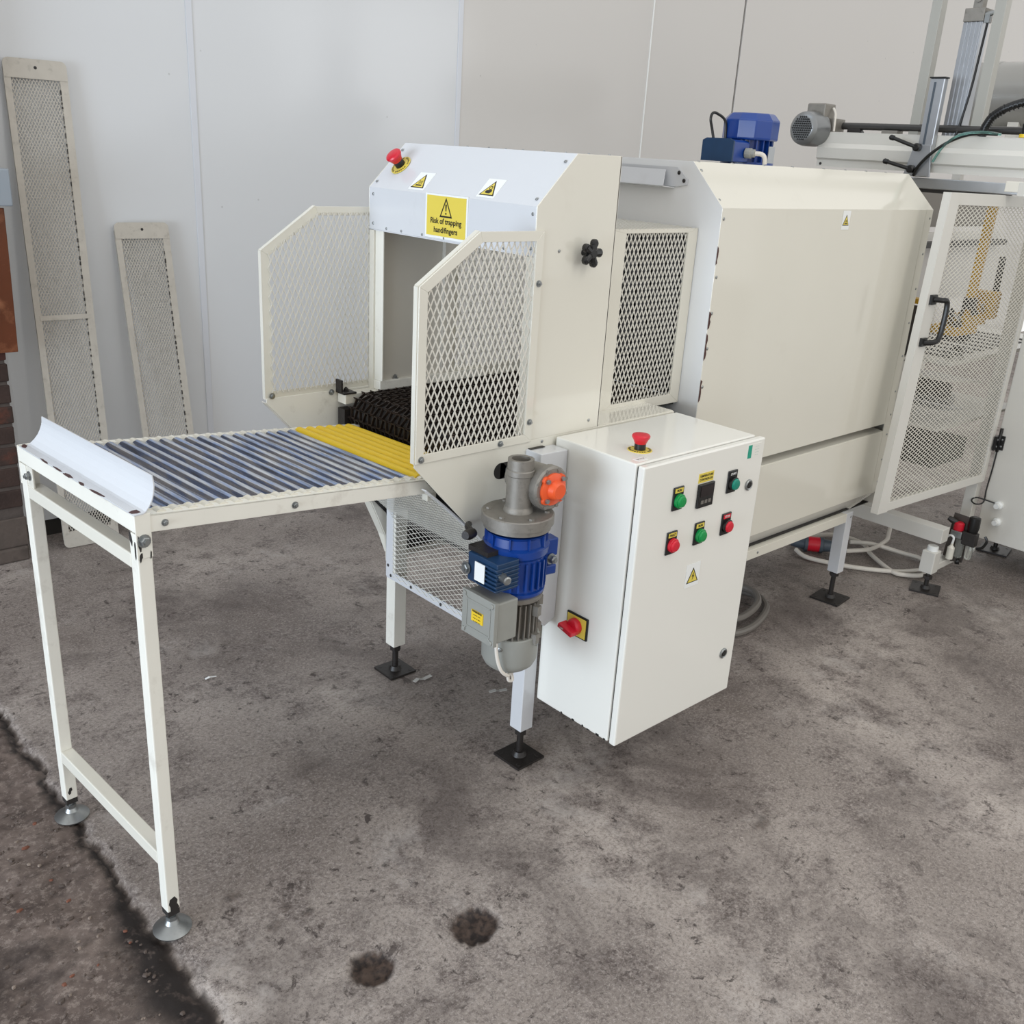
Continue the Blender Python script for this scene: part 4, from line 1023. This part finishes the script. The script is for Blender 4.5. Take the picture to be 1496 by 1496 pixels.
# strip of dark rubber curtain inside
for k in range(8): build('curtain_strip', MB().box((OX0+.02, .115+.047*k, .85), (OX0+.0225, .157+.047*k, 1.27)), M['black_iron'], Hn)
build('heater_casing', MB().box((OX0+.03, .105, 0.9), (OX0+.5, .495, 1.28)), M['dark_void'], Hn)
for y0 in (OY, OF-.04):
    build('leg', MB().prism([(2.430, y0, .108), (2.470, y0, .108), (2.462, y0, .335), (2.422, y0, .335)], (0, .040, 0)), M['white'], Hn, bevel=.0015)
    plate_foot(Hn, 2.452, y0+.022, .108, .052, .1)
    build('leg', MB().box((1.52, y0, .10), (1.56, y0+.04, .335)), M['white'], Hn, bevel=.0015); plate_foot(Hn, 1.54, y0+.02, .10, .045)
tri_sign('hazard_sticker', Hn, (2.083, OY-.0013, 1.296), (1, 0, 0), (0, 0, 1), .040, .052, 'hot', 'white sticker with yellow hot-surface triangle')

# blue motor on the roof
Bm = thing('fan_motor', 'bright blue fan motor standing on the heat tunnel roof', 'motor', (1.93, .30, 1.428))
build('cowl', MB().lathe((1.945, .30, 1.492), (0, 0, 1), [(0, .076), (.004, .079), (.052, .079), (.068, .064), (.071, .060), (.072, .01)], 10, smooth=False), M['blue'], Bm, bevel=.003)
fb = MB().lathe((1.945, .30, 1.430), (0, 0, 1), [(0, .055), (.066, .055)], 24)
for k in range(20):
    a = R(18*k); d = V((math.cos(a), math.sin(a), 0)); fb.obox(V((1.945, .30, 1.462))+d*.060, (-d.y, d.x, 0), d, (0, 0, 1), .003, .016, .060)
fb.lathe((1.945, .30, 1.428), (0, 0, 1), [(0, .075), (.006, .075)], 24)
build('finned_body', fb, M['blue'], Bm)
build('terminal_box', MB().prism([(1.812, .255, 1.432), (1.812, .355, 1.432), (1.812, .355, 1.484), (1.812, .342, 1.490), (1.812, .268, 1.490), (1.812, .255, 1.484)], (.075, 0, 0)), M['blue'], Bm, bevel=.003)
build('terminal_lid', MB().prism([(1.806, .252, 1.432), (1.806, .358, 1.432), (1.806, .358, 1.486), (1.806, .344, 1.492), (1.806, .266, 1.492), (1.806, .252, 1.486)], (.006, 0, 0)), M['blue_dark'], Bm)
build('cable_gland', MB().lathe((1.872, .255, 1.457), (0.25, -1, 0), [(0, .014), (.016, .014), (.018, .011), (.026, .011), (.028, .008)], 12, smooth=False), M['grey_plastic'], Bm)
build('motor_cable', MB().tube([(1.879, .228, 1.457), (1.885, .212, 1.456), (1.890, .204, 1.448), (1.892, .202, 1.430)], .0062, 10), M['cable_white'], Bm)
build('rating_plate', MB().obox((1.955, .228, 1.456), (1, .05, 0), (-.05, 1, 0), (0, 0, 1), .032, .002, .044), M['alu'], Bm)
build('loop_cable', MB().tube([(1.838, .345, 1.488), (1.832, .350, 1.515), (1.823, .352, 1.540), (1.829, .352, 1.556), (1.845, .348, 1.556), (1.868, .335, 1.538), (1.872, .33, 1.49)], .0038, 8), M['black'], Bm)

# ------------------------------------------------------------------ second machine at right
S = thing('packing_machine', 'pale grey packing machine with an open mesh door, ribbed beam and tall posts', 'machine', (3.1, .3, 0))
FX = 2.84
# ribbed beam across, face normal -X
prof = [(0, 1.436), (0, 1.459), (-.010, 1.465), (-.012, 1.500), (0, 1.516), (0, 1.553)]
mb = MB()
for i in range(len(prof)-1):
    (d0, z0), (d1, z1) = prof[i], prof[i+1]
    mb.prism([(FX+d0, -.55, z0), (FX+d0, .622, z0), (FX+d1, .622, z1), (FX+d1, -.55, z1)], (.004, 0, 0))
mb.box((FX, -.55, 1.551), (FX+.06, .622, 1.554)); mb.box((FX+.004, .616, 1.436), (FX+.06, .622, 1.552))
build('ribbed_beam', mb, M['machine_grey'], S)
sm = MB(); screw(sm, (FX, .606, 1.445), (-1, 0, 0), .005); screw(sm, (FX, .598, 1.538), (-1, 0, 0), .005); build('screw', sm, M['black_iron'], S)
build('top_frame_bar', MB().box((FX, -.55, 1.384), (FX+.05, .55, 1.418)), M['alu'], S, bevel=.002)
build('cover_tape', MB().box((FX-.003, -.125, 1.392), (FX+.02, -.073, 1.425)), M['tape'], S, bevel=.002)
build('cover_tape', MB().box((FX-.004, -.55, 1.380), (FX+.02, -.115, 1.424)), M['machine_grey'], S, bevel=.002)
build('dark_underframe', MB().box((FX+.006, -.08, 1.372), (FX+.05, .5, 1.383)), M['dark_void'], S)
for y, z1 in ((.3100, 2.6), (.097, 2.6)):
    build('post', MB().box((2.915, y-.018, 1.45), (2.953, y+.018, z1)), M['post'], S, bevel=.002)
# pneumatic cylinder
cy = thing('pneumatic_cylinder', 'upright aluminium air cylinder between the two tall posts', 'cylinder', (2.95, .175, 1.54))
mb = MB()
mb.box((2.925, .148, 1.50), (2.975, .212, 1.905))
for k in range(4): mb.box((2.921, .152+.0145*k, 1.50), (2.926, .158+.0145*k, 1.905))
build('barrel', mb, M['alu'], cy, bevel=.001)
build('end_block', MB().box((2.918, .145, 1.905), (2.982, .212, 1.945)), M['cast'], cy, bevel=.002)
cl = MB(); cl.box((2.935, .165, 1.945), (2.965, .195, 1.99)); cl.lathe((2.93, .18, 1.975), (1, 0, 0), [(0, .012), (.04, .012)], 14); build('clevis', cl, M['cast'], cy)
ft = MB(); ft.lathe((2.93, .145, 1.925), (0, -1, .2), [(0, .009), (.018, .008), (.03, .006)], 10); ft.box((2.922, .128, 1.90), (2.938, .144, 1.926)); build('air_fitting', ft, M['zinc'], cy)
build('air_hose', MB().tube([(2.93, .135, 1.90), (2.925, .137, 1.80), (2.92, .140, 1.70), (2.915, .150, 1.60), (2.912, .158, 1.553)], .004, 8), M['black'], cy)
# slotted mast with clamps
ms = thing('slotted_mast', 'slotted aluminium mast with two black clamp levers on the ribbed beam', 'mast', (2.825, .21, 1.42))
mb = MB(); mb.box((2.812, .182, 1.42), (2.838, .232, 1.727)); build('extrusion', mb, M['alu'], ms, bevel=.003)
build('slot', MB().box((2.8105, .209, 1.44), (2.813, .216, 1.715)), M['plug_grey'], ms)
build('end_cap', MB().box((2.810, .180, 1.727), (2.840, .234, 1.731)), M['black'], ms)
build('clamp_plate', MB().prism([(2.803, .262, 1.420), (2.803, .168, 1.424), (2.803, .182, 1.522), (2.803, .240, 1.522)], (.009, 0, 0)), M['alu'], ms, bevel=.001)
for (y0, z0, y1, z1) in ((.224, 1.513, .306, 1.540), (.232, 1.444, .314, 1.464)):
    lv = MB(); lv.lathe((2.803, y0, z0), (-1, 0, 0), [(0, .013), (.018, .013), (.022, .009)], 16)
    lv.tube([(2.788, y0, z0), (2.778, (y0+y1)/2, (z0+z1)/2), (2.770, y1, z1)], .0062, 10); lv.lathe((2.772, y1-.006, z1-.002), (-.1, 1, .25), [(0, .0085), (.012, .009), (.016, .006)], 12)
    build('clamp_lever', lv, M['black'], ms)
# hoses on top
o = build('air_hose', MB().tube([(2.800, .222, 1.424), (2.79, .205, 1.455), (2.79, .17, 1.495), (2.80, .12, 1.535), (2.82, .06, 1.560), (2.85, -.01, 1.563)], .0052, 10), M['black']); tag(o, 'black air hose curving over the ribbed beam by the clamp levers', 'hose')
o = build('air_hose', MB().tube([(2.802, .165, 1.470), (2.795, .135, 1.520), (2.80, .09, 1.556), (2.82, .03, 1.567), (2.85, -.02, 1.563)], .0042, 8), M['hose_green']); tag(o, 'thin translucent green air hose beside the black one on the beam', 'hose')
cc = MB(); cc.tube([(2.86, .045, 1.556), (2.86, .040, 1.585), (2.86, .025, 1.615), (2.86, -.01, 1.640), (2.87, -.07, 1.662), (2.88, -.18, 1.67)], .0125, 12)
P = [V((2.86, .045, 1.556)), V((2.86, .040, 1.585)), V((2.86, .025, 1.615)), V((2.86, -.01, 1.640)), V((2.87, -.07, 1.662)), V((2.88, -.18, 1.67))]
for i in range(len(P)-1):
    for k in range(5):
        p = P[i].lerp(P[i+1], k/5); cc.lathe(p, P[i+1]-P[i], [(-.0018, .0145), (.0018, .0145)], 12)
o = build('corrugated_hose', cc, M['black']); tag(o, 'thick black corrugated hose rising at the top right corner', 'hose')
o = build('valve_fitting', MB().lathe((2.87, -.085, 1.556), (0, 0, 1), [(0, .014), (.012, .014), (.014, .010), (.04, .012), (.048, .006)], 14), M['black']); tag(o, 'small black fitting with yellow collar on the beam under the hose', 'fitting')
build('yellow_collar', MB().lathe((2.87, -.085, 1.556), (0, 0, 1), [(0, .016), (.010, .016)], 14), M['yellow'], o)
# shaft and grey geared motor
build('shaft', MB().lathe((2.92, .60, 1.578), (0, -1, 0), [(0, .012), (1.2, .012)], 14), paint('dark grey shaft', '#4c4b4a', .35, metal=.6), S)
build('shaft_block', MB().box((2.90, .36, 1.552), (2.94, .42, 1.567)), M['cast'], S)
build('shaft_block', MB().prism([(2.91, .56, 1.554), (2.91, .50, 1.554), (2.91, .515, 1.575), (2.91, .56, 1.575)], (.02, 0, 0)), M['black_iron'], S)
gm = thing('geared_motor', 'silver grey motor with a perforated fan cover on the end of the beam shaft', 'motor', (2.80, .63, 1.50))
gc = V((2.745, .645, 1.560))
cwl = MB().lathe(gc, (1, 0, 0), [(0, .040), (.002, .046), (.012, .056), (.030, .0595), (.095, .0595), (.097, .05)], 36); build('fan_cover', cwl, paint('silver fan cover', '#8d8f90', .32, metal=.7), gm)
gr = MB()
for i in range(-5, 6):
    for j in range(-5, 6):
        y_, z_ = i*.0078+(0.0039 if j % 2 else 0), j*.0075
        if .007 < math.hypot(y_, z_) < .040: gr.obox(gc+V((-.0006, y_, z_)), (1, 0, 0), (0, .707, .707), (0, -.707, .707), .0012, .0050, .0050)
gr.lathe(gc+V((0, 0, 0)), (-1, 0, 0), [(0, .0035), (.002, .003)], 8)
build('fan_slots', gr, M['black'], gm)
bd = MB().lathe(gc+V((.09, 0, 0)), (1, 0, 0), [(0, .048), (.10, .048)], 24); bd.box((2.85, .585, 1.515), (2.93, .69, 1.60)); build('motor_body', bd, M['cast'], gm, bevel=.002)
build('terminal_box', MB().box((2.815, .605, 1.595), (2.885, .680, 1.648)), M['cast'], gm, bevel=.005)
build('motor_cable', MB().tube([(2.86, .60, 1.635), (2.86, .588, 1.615), (2.855, .583, 1.59), (2.85, .578, 1.556)], .004, 8), M['cable_white'], gm)
# lower frame: posts, rails, legs
for (x, y) in ((FX+.005, -.105), (FX+.005, .50)):
    pass
build('frame_upright', MB().box((2.90, .45, .20), (2.94, .49, 1.385)), M['machine_grey'], S, bevel=.002)
build('base_beam', MB().box((FX, -.125, .180), (FX+.055, .55, .234)), M['machine_grey'], S, bevel=.002)
build('front_leg', MB().box((2.826, -.122, .060), (2.876, -.072, .145)), M['machine_grey'], S, bevel=.003)
build('leg_cap', MB().lathe((2.853, -.097, .145), (0, 0, 1), [(0, .020), (.016, .019), (.018, .016)], 20), M['sign_white'], S)
build('base_beam', MB().box((2.876, -.118, .064), (3.20, -.078, .090)), M['machine_grey'], S, bevel=.002)
build('base_beam', MB().box((2.90, .50, .180), (4.0, .55, .234)), M['machine_grey'], S, bevel=.002)
plate_foot(S, 2.826, -.112, .062, .05, .35)
plate_foot(S, 3.46, -.10, .12, .055, .2)
build('rear_post', MB().box((3.16, -.085, .09), (3.20, -.045, 1.39)), M['machine_grey'], S, bevel=.002)
# side cabinet of the second machine
build('side_casing', MB().box((3.203, -1.0, .121), (3.75, -.103, 1.38)), M['machine_grey'], S, bevel=.003)
pt = MB()
for (y, z) in ((-.165, .270), (-.172, .205)): pt.mark(); pt.lathe((3.203, y, z), (-1, 0, 0), [(0, .016), (.010, .016), (.014, .011), (.030, .010)], 14)
build('cable_gland', pt, M['sign_white'], S)
# door
dO = [V((2.428, -.060, .362)), V((3.176, -.100, .352)), V((3.196, -.100, 1.379)), V((2.490, -.060, 1.384))]
def dmap(u, v):
    a_ = dO[0].lerp(dO[1], u); b_ = dO[3].lerp(dO[2], u); return a_.lerp(b_, v)
iu, iu1, iv, iv1 = .095, .965, .030, .965
O_ = [(0, 0), (1, 0), (1, 1), (0, 1)]; I_ = [(iu, iv), (iu1, iv), (iu1, iv1), (iu, iv1)]
dd = build('mesh_door', frame_poly(MB(), O_, I_, dmap, (0, .022, 0)), M['machine_grey'], S, bevel=.001, label='open cream framed expanded-mesh door with black handle')
build('door_edge', MB().prism([dmap(0, 0), dmap(.082, 0), dmap(.082, 1), dmap(0, 1)], (0, -.004, 0)), M['machine_grey'], dd)
Wd, Hd = .74, 1.02
build('expanded_mesh', expanded([(iu*Wd-.004, iv*Hd-.004), (iu1*Wd+.004, iv*Hd-.004), (iu1*Wd+.004, iv1*Hd+.004), (iu*Wd-.004, iv1*Hd+.004)], .0285, .0145, lambda u, v: dmap(u/Wd, v/Hd)+V((0, .006, 0)), sw=.0026, th=.0014), M['mesh_white'], dd)
hp = MB(); hp.tube([(2.500, -.064, 1.066), (2.515, -.090, 1.066), (2.535, -.100, 1.058), (2.533, -.102, .99), (2.524, -.100, .945), (2.508, -.088, .934), (2.490, -.064, .932)], .0085, 10)
hp.obox((2.502, -.068, 1.066), (1, 0, 0), (0, 1, 0), (0, 0, 1), .034, .012, .030); hp.obox((2.492, -.068, .934), (1, 0, 0), (0, 1, 0), (0, 0, 1), .034, .012, .026)
build('door_handle', hp, M['black'], dd)
hg = MB(); hg.box((3.165, -.112, .478), (3.20, -.104, .532)); hg.box((3.196, -.130, .478), (3.203, -.104, .532)); hg.lathe((3.195, -.112, .47), (0, 0, 1), [(0, .006), (.09, .006)], 10)
h_ = build('door_hinge', hg, M['black'], S)
sm = MB()
for z in (.492, .518): screw(sm, (3.180, -.112, z), (0, -1, 0), .004); screw(sm, (3.196, -.122, z), (-1, 0, 0), .004)
build('hinge_screw', sm, M['zinc'], h_)
# interior seen through the mesh
build('infeed_table', MB().box((2.90, .0, .80), (3.9, .48, .815)), M['machine_grey'], S, bevel=.002)
for k in range(9): build('table_slot', MB().box((2.98+.09*k, .05, .8152), (3.02+.09*k, .44, .8165)), M['dark_void'], S)
build('inner_rail', MB().box((2.90, .30, 1.168), (3.9, .335, 1.190)), M['black_iron'], S)
build('inner_rail', MB().box((2.90, .30, 1.050), (3.10, .335, 1.062)), M['black_iron'], S)
build('inner_plate', MB().box((2.90, .336, 1.192), (3.9, .345, 1.222)), M['machine_grey'], S)
build('inner_plate', MB().box((2.90, .340, .955), (4.2, .348, 1.166)), M['clad_dim'], S)
build('inner_back', MB().box((2.95, .52, 1.222), (4.2, .54, 1.375)), paint('brown grey back panel', '#77726a', .5), S)
build('yellow_arm', MB().prism([(3.02, .02, 1.345), (3.055, .02, 1.345), (3.035, .02, 1.03), (3.0, .02, 1.03)], (0, .025, 0)), M['yellow_machine'], S, bevel=.002)
build('arm_slider', MB().box((3.0, .01, .99), (3.03, .05, 1.03)), M['black_iron'], S)
yb_ = MB(); yb_.box((2.99, .02, .93), (3.16, .10, .965)); yb_.box((3.14, .0, .95), (3.20, .10, 1.045)); yb_.box((2.93, .02, .90), (3.10, .12, .93)); build('yellow_carriage', yb_, M['yellow_machine'], S, bevel=.003)
build('yellow_block', MB().box((2.90, .145, .995), (2.95, .20, 1.012)), M['yellow_machine'], S)
bk = MB()
for (a, b, r) in (((2.93, .05, .99), (3.0, .08, .93), .008), ((3.06, .05, 1.02), (2.99, .05, .96), .007), ((3.26, 0.05, 1.16), (3.19, .02, .96), .012), ((2.98, .1, .90), (3.18, .12, .86), .016), ((2.95, .02, .86), (3.1, .05, .83), .01)): bk.tube([a, b], r, 8, 1)
for (x, y, z, s_) in ((3.02, .08, .89, .03), (2.97, .04, .94, .018), (3.10, .06, .88, .028), (3.07, .03, .975, .015)): bk.obox((x, y, z), (1, 0, 0), (0, 1, 0), (0, 0, 1), s_*2, s_, s_)
build('linkage', bk, M['black_iron'], S)
for (a, b) in (((2.93, .02, .96), (2.98, .10, .99)), ((3.10, .02, 1.0), (3.24, .06, .92))): build('steel_rod', MB().tube([a, b], .006, 8, 1), M['zinc'], S)
build('lower_tray', MB().box((2.90, .0, .56), (3.60, .44, .572)), M['machine_grey'], S, bevel=.002)
build('lower_tray', MB().box((2.92, .0, .42), (3.18, .42, .50)), M['dark_void'], S)
build('drive_roller', MB().lathe((2.97, 0.02, .70), (0, 1, 0), [(0, .030), (.42, .030)], 20), M['black_iron'], S)
build('drive_roller', MB().lathe((3.02, 0.02, .66), (0, 1, 0), [(0, .022), (.42, .022)], 20), M['alu'], S)
build('guide_plate', MB().prism([(2.92, .02, .74), (3.25, .02, .70), (3.25, .4, .70), (2.92, .4, .74)], (0, 0, .006)), M['machine_grey'], S)
build('guide_plate', MB().prism([(2.90, .0, .64), (3.10, .0, .62), (3.10, .4, .62), (2.90, .4, .64)], (0, 0, .006)), M['alu'], S)
for x in (3.12, 3.30): build('inner_post', MB().box((x, .42, .234), (x+.03, .45, .80)), M['machine_grey'], S)
build('rear_casing', MB().box((2.95, .455, .30), (3.5, .47, .56)), M['machine_grey'], S)
build('rear_casing', MB().box((3.05, .455, .60), (3.5, .47, .78)), M['machine_grey'], S)
# link between oven exit and second machine
build('transfer_plate', MB().box((2.62, .15, .800), (2.92, .45, .812)), M['machine_grey'], S, bevel=.002)
build('transfer_guard', MB().box((2.66, .14, .62), (2.90, .148, .80)), M['machine_grey'], S, bevel=.002)
build('dark_gap_box', MB().box((2.64, .16, .815), (2.90, .44, .99)), M['dark_void'], S)  # dark box filling the gap between tunnel and second machine
# air preparation unit
Ar = thing('air_regulator', 'compressed-air regulator with red knob and clear bowls on a steel plate by the right machine', 'air regulator', (3.0, -.13, .07))
build('back_plate', MB().prism([(2.985, -.085, .070), (2.985, -.160, .085), (2.985, -.175, .262), (2.985, -.095, .265)], (-.003, 0, 0)), paint('dark steel plate', '#4d4641', .4), Ar)
X0 = 2.965
build('red_knob', MB().lathe((X0, -.128, .210), (0, 0, 1), [(0, .017), (.004, .019), (.026, .018), (.030, .012)], 20), M['red'], Ar)
build('regulator_body', MB().box((X0-.018, -.150, .182), (X0+.016, -.108, .210)), M['zinc'], Ar, bevel=.003)
build('bowl', MB().lathe((X0, -.145, .105), (0, 0, 1), [(0, .008), (.006, .015), (.075, .017)], 18), M['clear'], Ar)
build('black_regulator', MB().lathe((X0+.01, -.175, .215), (0, 0, 1), [(0, .018), (.02, .021), (.055, .019), (.058, .012)], 16), M['black'], Ar)
build('gauge_block', MB().box((X0-.015, -.200, .165), (X0+.016, -.150, .215)), M['black_iron'], Ar, bevel=.003)
build('bowl', MB().lathe((X0, -.182, .112), (0, 0, 1), [(0, .010), (.006, .013), (.055, .015)], 18), M['clear'], Ar)
build('oil_bottle', MB().lathe((X0-.02, -.125, .098), (0, 0, 1), [(0, .011), (.002, .013), (.045, .013), (.055, .005), (.062, .005)], 16), M['cream'], Ar)
build('elbow_hose', MB().tube([(X0-.02, -.125, .158), (X0-.02, -.126, .182), (X0-.02, -.112, .188), (X0-.02, -.10, .176)], .004, 8), M['sign_white'], Ar)
build('pipe_clip', MB().tube([(X0, -.205, .16), (X0, -.225, .172), (X0, -.235, .20), (X0, -.225, .215)], .005, 8), M['black'], Ar)
build('quick_coupling', MB().lathe((X0, -.118, .235), (-.3, 1, .4), [(0, .010), (.02, .012), (.035, .008)], 12), M['black_iron'], Ar)
build('gauge', MB().lathe((X0, -.150, .10), (0, 0, -1), [(0, .006), (.018, .009)], 10), M['black'], Ar)
o = build('door_cable', MB().tube([(3.199, -.112, .478), (3.195, -.112, .40), (3.19, -.110, .32), (3.185, -.112, .27), (3.16, -.095, .262), (3.15, -.08, .275), (3.17, -.09, .285), (3.19, -.13, .278), (3.20, -.16, .272)], .0028, 8), M['black']); tag(o, 'thin black wire running down from the mesh door hinge to the white glands', 'cable')

# tank
tk = thing('air_tank', 'large grey cylindrical tank in the back at the top right edge', 'tank', (4.35, .75, 1.5))
c0 = V((4.45, 0.82, 1.79)); ax = V((0, -1, 0.0))
build('shell', MB().lathe(c0, ax, [(-.055, .02), (-.05, .07), (-.036, .115), (-.015, .14), (.0, .146), (.10, .146), (.102, .149), (.112, .149), (.114, .146), (1.4, .146)], 48), M['tank'], tk)
build('saddle', MB().box((4.36, .55, 1.60), (4.54, .60, 1.68)), M['machine_grey'], tk)
build('shelf', MB().box((4.25, -.45, 1.55), (4.65, .86, 1.60)), M['machine_grey'], tk)
for y in (.80, -.4): build('support_post', MB().box((4.43, y, 0), (4.47, y+.04, 1.55)), M['machine_grey'], tk)

# ------------------------------------------------------------------ cables and plug on the floor
Z0 = .014
cb = MB().tube([(2.72, .42, Z0+.02), (2.856, .43, Z0), (3.002, .374, Z0), (3.02, .255, Z0), (2.932, .162, Z0), (2.846, .031, Z0), (2.86, -.02, Z0), (2.91, -.055, Z0), (2.948, -.04, Z0+.004), (2.86, .02, Z0), (2.772, .117, Z0), (2.72, .21, Z0), (2.689, .305, Z0), (2.70, .36, Z0+.01)], .0085, 10)
o = build('power_cable', cb, M['cable_white']); tag(o, 'thick off-white power cable looped flat on the floor behind the rear leg', 'cable', 'off-white power cables on the floor')
cb = MB().tube([(2.84, .225, Z0+.017), (2.945, .178, Z0+.017), (3.08, .185, Z0+.017), (3.16, .214, Z0+.017), (3.26, .26, .05), (3.33, .30, .09), (3.30, .34, .16), (3.20, .37, .24)], .0085, 10)
cb.tube([(2.935, .262, Z0+.02), (3.00, .20, Z0+.018), (3.06, .10, Z0), (3.07, .04, Z0), (3.055, .005, Z0), (3.03, -.05, .03), (3.08, -.09, .06), (3.12, -.095, .09)], .0085, 10)
o = build('power_cable', cb, M['cable_white']); tag(o, 'off-white power cable rising in a loop under the mesh door', 'cable', 'off-white power cables on the floor')
pg = thing('power_plug', 'red and blue-grey industrial plug connector lying on the floor', 'plug', (2.775, .345, .0))
pa, pb = V((2.735, .405, .034)), V((2.835, .275, .034)); pd = (pb-pa).normalized(); PL = (pb-pa).length
build('grey_end', MB().lathe(pa, pd, [(0, .016), (.03, .022), (.048, .026), (.050, .033), (.062, .033)], 20), M['plug_grey'], pg)
build('red_sleeve', MB().lathe(pa, pd, [(.062, .030), (.108, .030)], 20), M['red'], pg)
build('grey_end', MB().lathe(pa, pd, [(.108, .032), (.120, .032), (.122, .026), (.158, .022), (.164, .014)], 20), M['plug_grey'], pg)
co = MB()
co.tube([(2.06, .32, .02), (2.16, .30, .02), (2.21, .217, .02), (2.18, .15, .02), (2.122, .11, .02), (2.008, .075, .02), (1.909, .079, .02), (1.86, .14, .02), (1.86, .24, .02), (1.93, .32, .02), (2.06, .33, .04), (2.15, .31, .044), (2.185, .22, .044), (2.14, .155, .044), (2.06, .12, .044), (1.96, .11, .044), (1.90, .16, .044), (1.89, .24, .044)], .0125, 10)
o = build('cable_coil', co, M['cable_grey']); tag(o, 'coil of thick grey cable on the floor behind the control cabinet', 'cable')

# ------------------------------------------------------------------ litter
def scrap(pts, w_, mat, lab, cat='scrap'):
    mb = MB()
    for i in range(len(pts)-1):
        a_, b_ = V((*pts[i], .004+.003*(i % 2))), V((*pts[i+1], .004+.003*((i+1) % 2)))
        d = (b_-a_).normalized(); sd_ = d.cross(V((0, 0, 1)))*w_/2*(1+.3*(-1)**i)
        mb.prism([a_-sd_, b_-sd_, b_+sd_, a_+sd_], (0, 0, .0012))
    o = build('paper_scrap', mb, mat); tag(o, lab, cat, 'paper scraps on the floor')
scrap([(.466, .822), (.478, .820), (.497, .818)], .006, M['sign_white'], 'small white paper strip on the floor under the roller table')
scrap([(.922, .466), (.938, .470), (.952, .463), (.979, .462)], .009, M['paper'], 'crumpled white paper strip beside the rear plate foot')
scrap([(1.057, .297), (1.075, .290), (1.085, .285), (1.103, .276)], .009, M['paper'], 'crumpled pale scrap on the floor just behind the motor')
